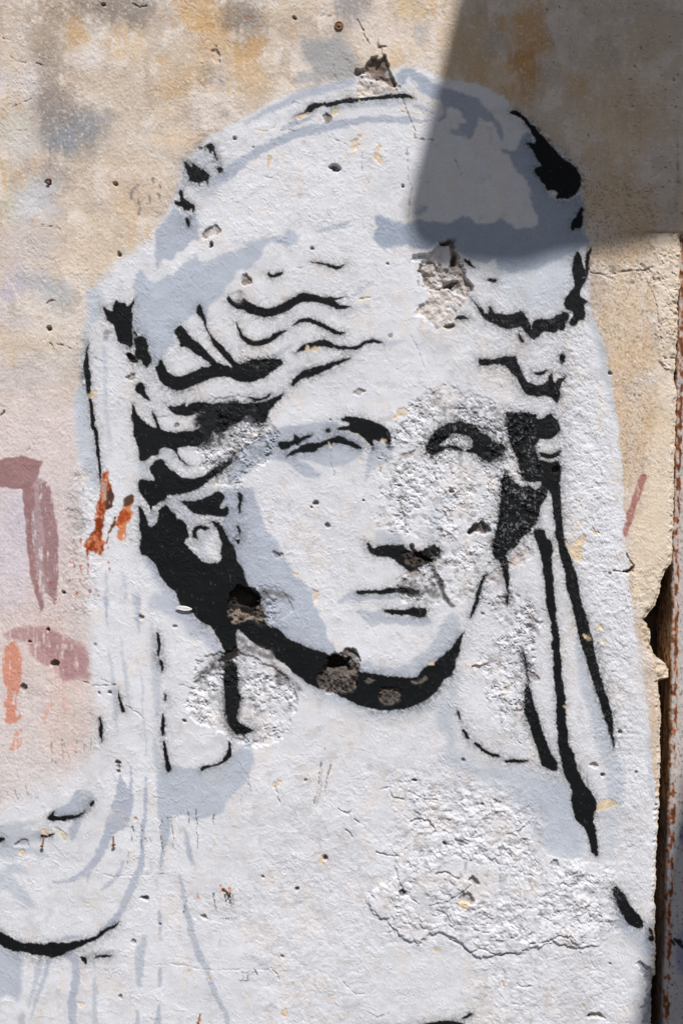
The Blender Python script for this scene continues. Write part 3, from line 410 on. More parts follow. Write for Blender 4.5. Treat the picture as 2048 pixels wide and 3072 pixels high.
# ================================================================== black stencil strokes
mix(ALLW, pig(132, 125, 121), ROUGHZ * sst(.56, .74, fbm(X / 15, Y / 13, 39, 4)) * .55)
mix(ALLW, pig(190, 187, 187), sst(.60, .70, fbm(X / 90 + 4, Y / 60, 16, 5)) * .28 * sst(1900, 2300, Y))
BLACK = pig(17, 19, 21)
lint = sst(.90, .97, vn(X / 4.0, Y / 8.0, 41)) * .30 + sst(.965, .99, vn(X / 5.2, Y / 4.1, 43)) * .5
BK = [
 'A 1341,997,12 1358,996,12', 'A 1378,985 1400,968 1420,962 1440,980 1440,1010 1455,1055 1462,1088 1440,1060 1425,1020 1410,1035 1398,1010',
 'A 1242,1095 1258,1092 1270,1115 1285,1118 1283,1095 1300,1098 1325,1120 1350,1140 1375,1140 1395,1165 1410,1195 1398,1215 1400,1245 1388,1250 1380,1225 1345,1230 1348,1255 1335,1240 1325,1225 1285,1222 1268,1220 1272,1190 1255,1165 1243,1130',
 'A 1450,1130 1475,1122 1497,1138 1488,1160 1465,1152',
 'A 1198,1285 1212,1278 1228,1295 1235,1325 1265,1355 1300,1378 1312,1405 1300,1432 1288,1425 1290,1405 1262,1420 1230,1400 1205,1385 1180,1382 1170,1362 1185,1352 1212,1355 1205,1325',
 'A 1248,1470 1262,1463 1275,1480 1280,1510 1270,1525 1255,1510',
 'B 465,785 500,770 535,745 560,715 600,688 650,692 720,682 800,665 850,652 900,662 960,655 1020,645 1080,635 1130,628 1200,628 1240,640 1283,660 1240,663 1200,660 1120,665 1040,670 960,680 900,676 860,688 790,700 720,718 660,718 620,730 590,750 545,758 500,778',
 'C 402,752 430,738 465,748 490,775 520,800 560,845 610,890 660,945 710,1000 760,1065 820,1100 865,1145 882,1200 878,1260 845,1310 790,1335 730,1338 710,1322 722,1300 700,1280 655,1280 640,1245 610,1205 575,1160 572,1135 600,1120 612,1115 590,1075 560,1015 535,985 508,962 535,955 570,960 575,940 545,885 515,835 485,800 450,785 415,765',
 'C 885,1390 898,1405 890,1440 895,1470 885,1530 850,1535 830,1558 815,1545 812,1505 825,1485 850,1450 868,1410',
 'D 695,715 725,735 752,750 760,735 768,690 790,668 810,685 835,688 855,715 870,710 890,680 908,665 905,700 890,750 892,810 888,870 895,930 892,980 875,998 850,980 825,975 800,960 785,920 775,880 765,845 735,820 715,790 705,755',
 'D 905,930 930,910 960,915 985,940 1003,980 1000,1010 1018,1055 1015,1090 990,1120 965,1105 945,1080 920,1075 905,1040 915,1000 900,970', 'D 906,890,18 916,902,18', 'D 870,1040,36 885,1065,44 915,1085,24',
 'D 594,945,3 590,1000,12 586,1060,30 584,1120,42 590,1200,38 598,1270,32 606,1330,26 615,1380,28 622,1450,32 630,1530,32 G 642,200,32 652,280,28 662,360,26 672,440,24 678,500,20 682,555,8',
 'D 920,1240 945,1230 972,1235 975,1275 990,1310 1008,1350 985,1345 960,1320 930,1300 910,1280',
 'D 1040,1125 1060,1110 1068,1075 1085,1065 1105,1095 1125,1140 1165,1175 1215,1182 1260,1165 1310,1145 1355,1118 1400,1120 1420,1112 1390,1085 1340,1050 1290,1010 1255,985 1215,985 1208,955 1190,915 1172,890 1190,855 1215,842 1250,865 1280,910 1310,945 1360,985 1400,1025 1440,1075 1490,1105 1530,1112 1560,1120 1500,1050 1455,1000 1425,950 1400,900 1380,865 1365,830 1345,790 1318,760 1320,725 1345,695 1370,760 1385,810 1390,860 1410,895 1450,935 1500,985 1540,1020 1570,1060 1605,1100 1660,1080 1710,1070 1780,1070 1840,1065 1885,1068 1895,1105 1840,1150 1780,1190 1710,1220 1660,1230 1590,1215 1530,1192 1450,1195 1390,1210 1330,1235 1270,1260 1210,1285 1160,1280 1110,1245 1070,1210 1055,1165',
 'D 1110,1365 1125,1385 1165,1385 1220,1375 1250,1360 1245,1385 1290,1365 1330,1350 1390,1362 1450,1365 1520,1365 E 60,1350 130,1365 200,1360 270,1350 330,1325 395,1293 385,1325 340,1370 310,1410 290,1450 275,1485 250,1505 200,1480 150,1450 100,1500 40,1520 D 1500,1560 1430,1540 1330,1500 1310,1470 1380,1420 1330,1430 1280,1447 1220,1450 1165,1435 1130,1400',
 'E 160,1315 190,1322 240,1328 305,1298 300,1325 250,1345 200,1350 175,1335',
 'G 890,16 905,55 930,100 965,145 1005,170 1045,185 1040,150 1025,110 1022,74 1045,110 1070,160 1095,205 1130,212 1200,212 1300,205 1400,150 1520,90 1568,100 1540,160 1450,190 1400,270 1305,315 1260,313 1215,318 1200,330 1195,350 1205,385 1235,415 1280,440 1240,430 1200,400 1175,355 1150,325 1110,320 1080,325 1068,350 1060,370 1020,380 1000,400 965,412 940,408 935,360 930,320 910,270 893,200 885,100',
 'G 1060,398 1085,400 1120,430 1155,470 1200,505 1250,525 1310,530 1370,505 1430,460 1500,420 1560,390 1568,420 1500,470 1410,540 1360,580 1300,610 1250,628 1200,640 1150,640 1130,635 1120,670 1085,685 1055,705 1030,715 1020,755 1005,720 985,680 960,650 940,620 935,560 945,535 985,535 1015,545 1035,545 1030,520 1010,475 1005,445 1030,430',
 'G 1220,680 1290,675 1360,660 1420,635 1460,610 1480,620 1505,640 1500,680 1480,725 1510,720 1530,708 1538,735 1515,780 1470,785 1400,775 1330,770 1280,745 1240,710',
 'G 935,720 955,725 980,770 990,810 1005,850 1025,850 1050,825 1060,790 1065,740 1100,715 1115,700 1150,735 1175,770 1200,800 1240,810 1260,845 1265,890 1275,920 1240,945 1240,965 1280,1000 1310,1040 1350,1080 1400,1098 1440,1095 1490,1075 1485,1030 1488,970 1475,920 1455,860 1415,818 1450,820 1490,845 1510,880 1530,930 H 30,945 70,1000 80,1070 125,1140 145,1220 180,1285 210,1305 235,1340 250,1420 K 270,140 300,175 350,190 390,220 430,265 500,290 560,325 640,345 690,360 760,400 900,475 1000,490 1080,500 1150,515 1230,522 1290,510 1340,455 1400,430 1450,385 1510,330 1568,250 L 95,210 75,310 60,370 40,430 20,500 K 1530,505 1480,530 1440,590 1400,640 1320,690 1240,725 1150,738 1050,738 960,725 880,700 820,670 760,640 640,595 560,560 500,520 450,480 400,430 340,390 300,340 240,320 180,280 130,230 100,200 85,215 85,300 90,370 50,390 0,410 J 1440,410 1500,370 1500,320 1460,250 1420,180 1350,150 1290,85 1240,60 1200,10 G 1190,1300 1140,1260 1090,1210 1060,1150 1030,1090 990,1055 945,1030 940,960 940,860 930,780',
 'G 1290,905 1295,870 1325,842 1365,838 1400,850 1412,868 1380,870 1345,868 1322,895 1325,925 1340,945 1315,935 1298,920',
 'K 0,420 40,410 75,430 85,500 92,600 105,690 85,780 110,830 190,880 150,905 90,912 40,870 10,800 0,700 -10,560',
 'J 1550,960 1560,1040 1530,1075 1470,1110 1400,1130 1365,1150 1345,1140 1355,1120 1410,1110 1470,1085 1515,1040 1525,1000 1530,950',
 'H 85,620 105,625 130,650 118,690 110,745 100,762 90,750 95,690 88,650', 'H 80,848 100,855 113,880 105,910 90,895', 'H 60,930 85,940 107,938 105,960 88,975 70,955',
 'H 355,300 365,283 410,280 450,270 460,245 480,230 500,255 540,240 570,232 592,238 570,255 540,268 515,285 495,305 470,300 450,312 410,330 380,335 360,322',
 'H 417,380 440,345 490,325 530,300 590,290 640,285 700,262 740,248 775,240 805,250 840,268 880,285 905,300 925,330 900,328 860,318 800,298 750,290 700,300 640,320 600,350 540,352 490,358 440,375',
 'H 688,200,24 702,200,24',
 'H 778,125 820,108 870,112 940,125 1000,140 1050,165 1095,190 1118,225 1112,270 1105,302 1080,285 1060,255 1040,275 1000,272 990,290 998,310 980,312 960,285 930,255 890,225 840,208 790,205 758,195 775,178 820,175 830,155 795,145', 'H 990,330,16 993,340,16',
 'H 950,965 965,962 985,985 1005,995 1030,982 1080,975 1140,970 1190,965 1215,985 1240,1010 1290,1020 1350,990 1400,970 1450,1000 1435,1050 1400,1085 1340,1115 1290,1140 1250,1148 1210,1135 1170,1105 1130,1075 1080,1058 1020,1055 985,1035 965,1010',
 'H 878,1285 930,1275 985,1275 1040,1272 1100,1258 1150,1262 1200,1255 1300,1280 1300,1310 1220,1310 1160,1300 1100,1298 1040,1305 960,1305 895,1308',
 'H 1062,1418 1100,1405 1160,1408 1220,1405 1260,1390 1330,1395 1360,1420 1345,1460 1300,1465 1225,1445 1170,1448 1110,1438',
 'H 1345,330 1360,290 1400,230 1450,180 1510,150 I 60,140 130,155 180,165 210,210 270,240 300,280 370,300 375,340 350,380 300,400 250,410 200,390 170,360 100,340 150,310 150,260 90,230 20,225 H 1500,250 1440,300 1500,310 I 0,305 60,310 100,340 30,335 H 1500,325 1440,355 1385,368',
 'I 380,80 440,80 500,85 560,100 590,95 580,125 620,128 650,105 680,80 700,110 725,140 742,175 735,220 700,255 650,270 610,262 590,290 575,330 585,370 600,395 640,410 690,415 740,405 745,470 740,560 745,650 748,740 755,840 770,920 790,1000 830,1100 855,1200 870,1290 900,1400 925,1480 L 915,80 942,200 965,290 990,400 1010,500 1040,600 1070,670 1090,750 1095,850 1103,940 1100,1000 1080,930 1055,850 1030,770 1000,680 970,580 930,470 900,360 870,260 850,180 830,80 805,0 I 785,1260 775,1190 755,1110 735,1020 715,930 705,850 690,740 680,650 665,610 650,640 620,700 600,780 585,830 550,860 510,900 480,940 440,1000 400,1010 380,1050 395,1100 400,1180 395,1260 400,1380 385,1370 370,1240 350,1170 340,1100 300,1060 280,1020 295,960 310,880 325,800 340,700 345,600 352,495 400,515 450,556 490,580 540,578 575,595 605,582 615,558 590,545 540,553 495,535 472,490 460,400 420,330 400,250 375,150',
 'I 595,350 640,360 690,360 730,335 750,340 735,370 690,395 640,395 605,380',
 'I 560,880 600,865 635,875 655,930 685,945 690,1010 690,1100 695,1200 705,1300 715,1400 720,1500 L 715,80 730,180 735,280 745,400 755,500 770,600 780,680 780,760 790,860 800,960 830,1030 855,1120 885,1190 940,1280 975,1340 985,1400 970,1440 968,1500 O 975,230 985,320 995,380 1000,425 990,440 965,425 950,400 930,330 910,270 885,230 840,185 830,120 815,60 L 815,1280 790,1220 760,1170 745,1080 730,1000 720,900 715,800 710,680 705,580 695,440 690,340 685,240 675,140 655,60 I 650,1400 640,1300 630,1200 620,1100 605,1020 580,960 560,920',
 'I 240,1170 250,1180 230,1240 205,1310 185,1390 150,1460 138,1475 140,1430 160,1370 180,1300 205,1230',
 'L 490,330 500,350 515,400 525,460 535,520 530,580 550,620 570,700 600,790 615,860 640,930 670,1000 710,1070 722,1120 718,1155 680,1145 620,1115 600,1050 575,980 555,900 530,840 505,770 500,680 505,600 520,560 510,480 495,420 487,370',
 'L 52,742,12 60,770,20 68,803,12', 'L 96,878,24 118,924,26', 'L 172,962,24 200,985,28 250,1025,28 300,1048,26 330,1047,20', 'L 378,1078,22 420,1082,28 470,1086,26 515,1082,18',
 'J 1064,228,24 1065,260,32 1070,320,22 1068,372,16', 'J 1080,405,20 1085,430,26 1088,472,16', 'J 1113,630,8 1116,655,22 1118,677,10', 'J 1097,760,10 1098,820,28 1096,905,22', 'J 1107,955,12 1112,1020,30 1122,1080,38 1132,1130,40 1130,1145,20',
 'J 803,610,5 808,660,18 818,710,24 826,748,26', 'J 673,792,10 680,850,26 683,910,22 682,948,12',
 'J 320,1470 335,1440 365,1418 375,1420 370,1445 400,1450 460,1450 520,1440 560,1422 580,1415 570,1435 530,1460 470,1475 400,1485 340,1482', 'J 600,1375 615,1350 635,1348 632,1372 615,1388',
 'M -200,312 0,308 35,318 30,335 0,350 -200,352', 'M 278,303,16 320,300,22 356,293,14',
 'M -400,780 -150,840 0,935 40,960 100,1000 160,1018 220,1020 290,1025 360,1020 440,1020 520,1010 590,990 640,975 690,940 750,905 805,880 815,872 790,910 740,945 680,985 600,1020 520,1060 450,1085 420,1110 360,1120 300,1110 230,1105 160,1085 100,1080 50,1060 0,1035 -200,960 -400,880',
 'M 540,1120 580,1115 587,1140 578,1170 560,1145', 'M 640,1117,12 690,1112,24 747,1105,14',
 'O 1112,672,40 1140,720,76 1180,790,90 1230,860,92 1270,897,64', 'O 1337,935,24 1366,968,32', 'O 1355,995,44 1420,1015,50',
 'N 1330,1568 1400,1553 1460,1545 1530,1548 1600,1560 1620,1640 1400,1640', 'O 85,1525 110,1505 150,1495 145,1515 105,1530',
 'E 285,490 300,485 315,500 335,500 360,490 388,485 385,500 360,515 330,527 300,520 288,505', 'E 575,415,5 620,420,12 665,435,18 710,450,22 750,455,24 790,445,16 818,433,6',
 'E 12,655 30,650 60,680 95,690 110,670 130,655 160,680 210,705 260,722 320,720 370,705 410,675 450,655 500,635 550,628 610,640 680,650 740,655 790,648 815,642 790,665 740,680 770,700 810,710 840,715 800,738 750,735 700,715 640,695 580,685 520,690 460,720 410,750 350,775 290,785 220,780 170,765 120,735 75,735 35,705 15,680',
 'E 80,825,7 92,870,18 120,920,28 170,955,38 230,965,40 290,945,40 350,905,36 405,882,16', 'E 452,848,8 490,822,22 540,808,28 590,812,30 640,835,32 690,865,32 750,890,28 796,893,16',
 'E 470,1030 510,985 550,965 600,955 650,940 690,938 720,955 740,975 790,985 850,980 900,965 940,948 990,938 1040,948 1065,958 1020,965 960,970 900,1000 850,1010 780,1010 740,1000 690,990 640,985 580,1000 530,1010 490,1022',
 'E 448,1255 450,1225 480,1180 530,1145 590,1125 650,1110 720,1090 780,1068 840,1058 810,1085 750,1110 690,1140 630,1170 570,1190 510,1205 475,1235 460,1255',
 'F 95,402,8 125,420,26 150,440,20 178,455,4', 'F 245,525 280,530 320,538 312,552 275,552 250,540',
 'F 860,340 880,370 890,420 905,460 910,420 920,360 948,315 945,380 935,460 920,540 885,600 880,640 900,665 930,690 905,710 915,770 900,800 870,810 840,845 810,838 805,810 825,780 815,750 785,735 770,705 775,660 800,625 830,590 830,550 820,500 822,430 835,375',
 'F 145,655 165,680 200,715 235,755 262,752 255,715 270,712 300,750 360,765 420,760 460,742 490,745 520,790 545,830 555,870 555,830 575,805 620,800 680,800 720,770 765,752 795,760 800,800 780,850 770,880 740,875 705,898 660,890 630,890 600,920 572,945 545,925 510,890 480,855 420,868 360,860 310,840 260,815 220,780 185,730',
 'F 455,895 470,898 490,925 503,950 485,955 465,930', 'F 740,1045 757,1028 775,1050 770,1085 752,1105 738,1080', 'F 565,1155,8 590,1165,24 620,1165,26 655,1145,10',
 'F 188,1085 200,1065 240,1062 300,1065 360,1052 420,1055 440,1040 452,1065 465,1110 490,1170 530,1220 580,1240 630,1235 655,1215 665,1185 695,1165 690,1200 700,1225 730,1200 780,1172 765,1205 745,1240 740,1300 725,1365 705,1355 690,1330 640,1315 580,1320 520,1315 490,1280 470,1240 450,1190 410,1150 370,1115 320,1105 260,1110 205,1108',
 'F 35,800 60,780 95,780 125,795 90,805 50,808',
]
BN = ('veil_fleck*6 veil_line veil_shadow veil_fleck veil_shadow veil_fleck*3 veil_line hair_fleck hair_strand*3 hair_mass*3 jaw_line ear_line neck_stroke neck_line cheek_fleck*3 '
      'eyebrow eyelid brow_fleck eyebrow brow_fleck nose_shadow mouth_line lip_shadow eye hair_mass hair_fleck hair_strand neck_fleck hair_strand neckline_dash*4 veil_dash*7 fold_line fold_dash*3 fold_line '
      'fold_dash*5 fold_line fold_dash hair_fleck hair_strand*6 hair_fleck*2 hair_mass hair_strand hair_fleck*3 hair_strand hair_fleck')
BN = [n for t in BN.split() for n in [t.split('*')[0]] * int((t.split('*') + ['1'])[1])]
assert len(BN) == len(BK), (len(BN), len(BK))
HN = np.clip((HT - (NL - .5) * 6 - (NB - .5) * 1.5) * .35, -1, 1)
for bn, s in zip(BN, BK):
    w, d = shape(s, 55)
    rz = ROUGHZ[w]
    core = sst(1.6, -1.6, d + (NF[w] - .5) * 2)
    holes = sst(.60, .78, NF[w] * .5 + NM[w] * .5 + HN[w] * .15) * rz * .28
    over = np.where(d > 0, np.exp(-d / 9.0) * .55 + np.exp(-d / 26.0) * .16, 0)
    over = over * sst(.2, .75, NF[w] * .6 + NM[w] * .4) * (1 + rz * .6)
    al = np.maximum(core * (1 - holes) * (1 - lint[w] * .2), over)
    mix(w, BLACK, al); ROUGH[w] = ROUGH[w] * (1 - core) + .62 * core
    part(bn, w, d < 0, 'ground')
def spray(s, a, soft=16):
    w, d = shape(s, 60); al = a * np.exp(-np.maximum(d, 0) / soft) * sst(.25, .8, NF[w] * .55 + NM[w] * .45 + HN[w] * .2); mix(w, BLACK, al)
for s, a in [('K 1540,520,10 1440,612,14 1300,712,14 1150,748,14 1000,742,10', .55), ('L 985,200,10 1010,400,14 1060,620,10', .4), ('L 860,1100,12 960,1280,16 1000,1450,10', .45), ('C 600,880,12 720,1010,16 850,1120,16 895,1250,12', .5), ('D 572,1050,14 566,1150,20 580,1250,10', .5),
             ('F 250,1120,8 380,1130,10 460,1240,10', .35), ('F 240,800,6 340,860,8 440,875,6', .35), ('I 755,120,10 760,400,12 765,800,10', .3), ('E 120,760,8 280,800,10 430,760,8', .3), ('E 480,1240,8 600,1195,8 750,1125,6', .35), ('L 600,1080,8 700,1170,8', .35), ('O 1130,760,14 1220,890,16', .4), ('D 700,760,10 740,850,12', .4), ('G 1300,1450,10 1480,1620,10', .3), ('M 100,1090,10 300,1130,14 420,1120,10', .4), ('D 1060,1220,10 1160,1295,12 1300,1270,8', .35), ('A 1230,1100,10 1260,1220,10', .35)]: spray(s, a)
spray('H 1460,330,40 I 0,275,60 100,275,60 150,300,40', .75, 12)
# thin dry-brushed black in the rough parts
def dry(s, a, lo=.45, hi=.6, c=(30, 32, 35), soft=16):
    w, d = shape(s, 40); al = sst(soft, -soft, d) * a * sst(lo - .06, hi + .12, NF[w] * .12 + NM[w] * .5 + fbm(X[w] / 20, Y[w] / 12, 19, 3) * .38 - HN[w] * .12); mix(w, pig(*c), al)
dry('H -20,20 130,20 260,120 180,170 60,230 -60,330 G 1310,300 1310,90', .85, .40, .56)
dry('G 1440,560 H 60,320 90,340 20,440 G 1480,500', .9, .42, .56)
dry('H 110,120 200,150 340,260 300,420 200,430 60,500 -20,560 -60,420 40,300', .45, .5, .62, (70, 74, 84))
dry('I -60,30 150,10 300,60 390,120 380,300 250,260 120,170 -60,130', .6, .50, .64, (60, 60, 62))
dry('I 170,330 360,320 350,460 260,430 200,420', .6, .44, .6)
dry('I 290,960 400,1000 560,980 520,880 600,860 500,1060 400,1050', .5, .44, .6)
dry('I 480,1350 560,1300 600,1450 590,1568 L 620,240 560,230 500,120 440,180 380,170', .55, .48, .6, (74, 72, 76))
dry('L 440,830 520,820 530,960 450,980 400,900', .5, .52, .64, (70, 66, 66))
dry('H 1160,1260 1260,1200 1400,1180 1450,1280 1440,1340 1300,1330', .75, .42, .58, (58, 50, 48))
dry('H 1270,1370 1400,1380 1380,1470 1250,1470', .4, .5, .6, (60, 54, 52))
dry('J 1290,560 1330,500 1400,430 1510,375 1568,330 K 60,420 -60,480 J 1440,470 1350,540', .85, .36, .54, (52, 47, 44), 8)  # dark crack and rim shading of the rough circle, shade painted as colour
dry('K 90,240 180,290 320,340 340,430 440,510 530,610 500,620 440,560 350,580 320,430 240,380 160,350 80,360', .85, .30, .5, (98, 92, 92), 6)
dry('K -10,560 60,500 110,700 60,900 150,910 0,860', .5, .44, .6)
dry('E 40,640 110,600 140,640 100,700 60,690', .8, .36, .5, (120, 112, 110), 5); dry('E 275,650 310,640 305,720 290,720', .6, .4, .55, (110, 104, 104), 5)
dry('H 220,1300 270,1268 330,1280 420,1300 470,1340 400,1330 330,1320 280,1330 250,1350', .9, .25, .45, (112, 110, 114), 5)
dry('H 1385,1100 1430,1160 1475,1240 1480,1300 1530,1370 1550,1395 1510,1390 1465,1330 1440,1260 1400,1180', .95, .15, .4, (66, 62, 62), 4)
dry('I 520,1290 545,1380 570,1470 600,1568 L 640,250 600,240 540,180 520,80 I 540,1420', .85, .2, .45, (138, 134, 138), 6)
dry('D 700,880 740,868 760,890 735,905 720,960 700,930', .8, .3, .5, (110, 106, 106), 5)
dry('H 1290,20 1400,0 1440,60 1380,110', .4, .45, .6, (110, 106, 106), 10); dry('E 1380,1300 1440,1280 1450,1360 1400,1370', .7, .4, .56, (112, 106, 106), 8)
dry('D 590,1050 600,1210 550,1240 540,1120', .5, .42, .6, (40, 44, 48), 10)
dry('N 880,1568 1000,1555 1200,1560 1330,1560 1330,1640 880,1640', .45, .3, .6, (90, 100, 112), 16)

# ================================================================== broken places
def crater(s, depth, c, a=1.0, rim=4, amp=1.0, cell=12, name='plaster_crater', label=None, soft=2.5, seed=30, makepart=True):
    w, d = shape(s, 25); big = min(1.0, -float(d.min()) / 14.0)
    d = d + ((NM[w] - .5) * 14 + (vn(X[w] / 17, Y[w] / 17, 38) - .5) * 14) * big
    m = sst(rim, -rim, d); f, i = worley(X[w] / cell, Y[w] / cell, seed); g = fbm(X[w] / (cell * 1.6), Y[w] / (cell * 1.6), seed + 7, 4, .6)
    HT[w] += m * (-depth * (.55 + .9 * vn(X[w] / 30, Y[w] / 30, seed + 2)) + amp * ((.8 - f) * (.3 + .7 * i) * 1.1 + (g - .5) * 5) + (NB[w] - .5) * amp * 3)
    al = sst(soft, -soft, d) * a; v = (.55 + .9 * fbm(X[w] / 12, Y[w] / 12, seed + 4, 4, .6))[..., None]; al = al * (1 - .55 * sst(.55, .62, fbm(X[w] / 22, Y[w] / 22, seed + 8, 3)) * big)
    al = al[..., None]; COLR[w] = COLR[w] * (1 - al) + pig(*c) * v * al
    if makepart: part(name, w, d < 0, 'wall', label)
crater('E 1320,580 1380,640 1340,690 1300,710 1258,780 1330,800 1420,850 1500,870 F 0,830 30,780 120,680 140,650 60,640 E 1500,600 1400,560', 2.2, (200, 190, 184), .85, 6, 1.6, 13, label='pale rough plaster below the brow crater')
crater('E 1310,428 1400,425 1500,452 1560,300 F 25,275 50,330 70,400 110,480 150,560 162,600 130,645 60,650 E 1500,615 1440,612 1370,592 1330,560', 9, (168, 158, 150), .95, 4, 3.2, 15, label='deep broken crater at the right brow')
crater('E 1255,380 1310,368 1390,342 1450,292 1500,278 1540,275 1545,350 1540,420 1500,450 1440,432 1380,416 1310,426', 8, (196, 194, 198), .9, 2.5, .3, 20, label='smooth slab where a plaster flake has broken off')
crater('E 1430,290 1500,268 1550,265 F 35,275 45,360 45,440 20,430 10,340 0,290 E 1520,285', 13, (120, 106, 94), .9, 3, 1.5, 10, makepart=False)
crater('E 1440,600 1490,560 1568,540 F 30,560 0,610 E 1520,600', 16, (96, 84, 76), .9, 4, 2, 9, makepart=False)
crater('B 885,500 900,570 880,600 895,650 1000,640 1100,625 1200,605 1140,570 1070,530 1000,520', 2.2, (196, 184, 176), .85, 5, 1.5, 12, label='pale rough plaster under the triangular break')
crater('B 888,490 960,430 1020,385 1075,378 1092,430 1112,490 1157,555 1130,577 1070,532 1000,522 930,502', 8, (112, 98, 88), .95, 3, 1.0, 16, label='triangular brown break above the crown')
crater('K 680,400 740,350 820,335 870,345 905,400 900,450 905,520 890,590 850,625 740,632 660,612 630,560 640,500 690,440', 7, (98, 90, 85), .95, 5, 3.2, 11, label='brown crater in the black chin line')
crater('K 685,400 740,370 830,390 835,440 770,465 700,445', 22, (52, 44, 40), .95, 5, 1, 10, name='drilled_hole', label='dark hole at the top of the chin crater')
crater('K 1030,612 1060,592 1172,602 1166,680 1090,702 1030,670', 5, (92, 84, 78), .9, 4, 2.4, 10, label='small brown crater low on the chin line')
crater('K 930,545 970,520 1015,535 1000,555', 3, (120, 112, 106), .8, 3, .8, 8); crater('K 1260,550 1350,510 1365,540 1300,560', 2, (130, 120, 110), .6, 4, .8, 8, makepart=False)
crater('H 20,1420 90,1398 180,1418 230,1380 262,1470 150,1482 60,1490', 4, (130, 117, 106), .95, 5, 2.6, 11, label='tan crumbled plaster under the jaw hole')
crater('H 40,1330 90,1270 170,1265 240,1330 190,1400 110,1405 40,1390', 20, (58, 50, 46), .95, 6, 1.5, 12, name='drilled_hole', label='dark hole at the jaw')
crater('H 1200,1030 1250,1010 1310,1060 1345,1085 1300,1125 1230,1100', 5, (84, 74, 68), .8, 5, 2, 10, label='brown break at the tip of the nose')
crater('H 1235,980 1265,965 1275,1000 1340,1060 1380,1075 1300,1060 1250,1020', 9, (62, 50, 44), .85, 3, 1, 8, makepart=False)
crater('H 1240,1160 1300,1140 1290,1190 1250,1200', 2.5, (150, 138, 132), .8, 3, .6, 10)
crater('A 1400,375 1415,340 1455,325 1490,345 1498,390 1475,415 1430,412', 5, (196, 176, 164), .7, 3.5, .8, 9, label='round plugged hole with a shaded rim')
crater('B 655,775 690,765 715,790 715,835 690,838 660,805', 3, (134, 126, 120), .95, 2.5, .4, 12, label='grey chip under the crown line')
crater('B 700,1120 720,1105 760,1110 780,1130 755,1140 725,1138', 12, (96, 82, 72), .85, 3, .8, 9, name='drilled_hole', label='slit-shaped hole in the forehead')
crater('D 1390,180 1440,165 1480,200 1470,240 1420,245 1360,250', 2.4, (158, 148, 144), .9, 3, .7, 12, label='grey chip on the left veil'); crater('D 1410,285 1425,278 1435,300 1415,315', 9, (110, 84, 66), .9, 2, .4, 8, name='drilled_hole')
crater('D 850,1195 880,1168 915,1165 890,1205', 3, (150, 142, 138), .9, 2.5, .4, 12); crater('E 110,520 150,488 175,520 190,555 130,560', 5, (134, 122, 114), .85, 4, 1.2, 10, label='small crumbled pit in the hair')
crater('E 870,1300 905,1268 945,1275 950,1295 905,1315', 3, (150, 142, 138), .9, 2.5, .5, 12, label='grey chip on the forehead'); crater('E 1095,905 1115,895 1130,915 1110,935', 1.5, (166, 158, 156), .9, 2.5, .3, 12)
crater('E 1470,850 1500,838 1540,842 1535,862 1490,862', 5, (104, 92, 84), .9, 2.5, .6, 12)
crater('H 320,1035 345,1015 365,1040 345,1060', 2.5, (150, 148, 152), .9, 2.5, .4, 12); crater('H 360,1030 385,1030 385,1050 365,1050', 2.5, (170, 168, 170), .7, 2.5, .4, 12, makepart=False)
crater('I 140,890 170,840 220,825 262,850 260,890 200,890', 14, (86, 76, 70), .9, 4, 1.5, 10, name='drilled_hole', label='dark hollow on the right cheek')
crater('I 1165,1160 1215,1135 1245,1105 1235,1135 1200,1160', 8, (140, 118, 98), .9, 3, 1, 9, label='undercut break at the edge of the white veil')
crater('I 390,1060 440,1010 520,1000 560,1030 520,1090 450,1135 400,1120', 2.2, (190, 178, 172), .75, 5, 1.4, 11, label='pale crumbled patch beside the hair')
crater('I 250,1190 330,1120 350,1200 330,1250', 2, (166, 158, 156), .75, 4, 1, 11)
crater('L 530,480 570,490 610,545 560,550 540,520', 3, (150, 144, 146), .85, 3, .8, 10)
crater('O 660,495 690,460 722,465 720,500', 4, (150, 154, 156), .8, 2.5, .4, 12); crater('O 130,600 160,580 190,620 150,615', 5, (140, 134, 132), .7, 3, .5, 10); crater('O 920,1530 940,1500 1000,1490 1040,1530 980,1525', 5, (150, 136, 120), .8, 4, 1, 10)
crater('O 60,720 100,680 150,690 170,750 120,740', 5, (120, 108, 102), .6, 4, 1, 10); crater('H 1195,380 1230,345 1275,355 1220,405', 2, (168, 162, 162), .85, 3, .4, 12)
crater('L 945,1115 970,1095 992,1115 970,1130', 4, (176, 168, 164), .8, 3, .5, 10); crater('N 1170,670 1200,660 1215,690 1190,695', 9, (80, 78, 80), .8, 3, .5, 10, name='drilled_hole')
crater('M 100,370 150,335 195,345 185,370 140,375', 3, (176, 172, 176), .6, 4, .8, 10); crater('M 370,255 420,270 455,305 430,335 400,300', 1.2, (206, 196, 172), .8, 4, .5, 10); crater('M 280,265 325,250 330,290 300,290', 1, (216, 190, 160), .8, 3, .4, 10)
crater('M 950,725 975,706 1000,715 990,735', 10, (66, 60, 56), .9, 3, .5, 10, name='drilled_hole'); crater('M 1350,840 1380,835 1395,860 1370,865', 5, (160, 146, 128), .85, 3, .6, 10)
crater('H 5,1290 10,1290 10,1296 5,1296', 0, (0, 0, 0), 0, makepart=False)
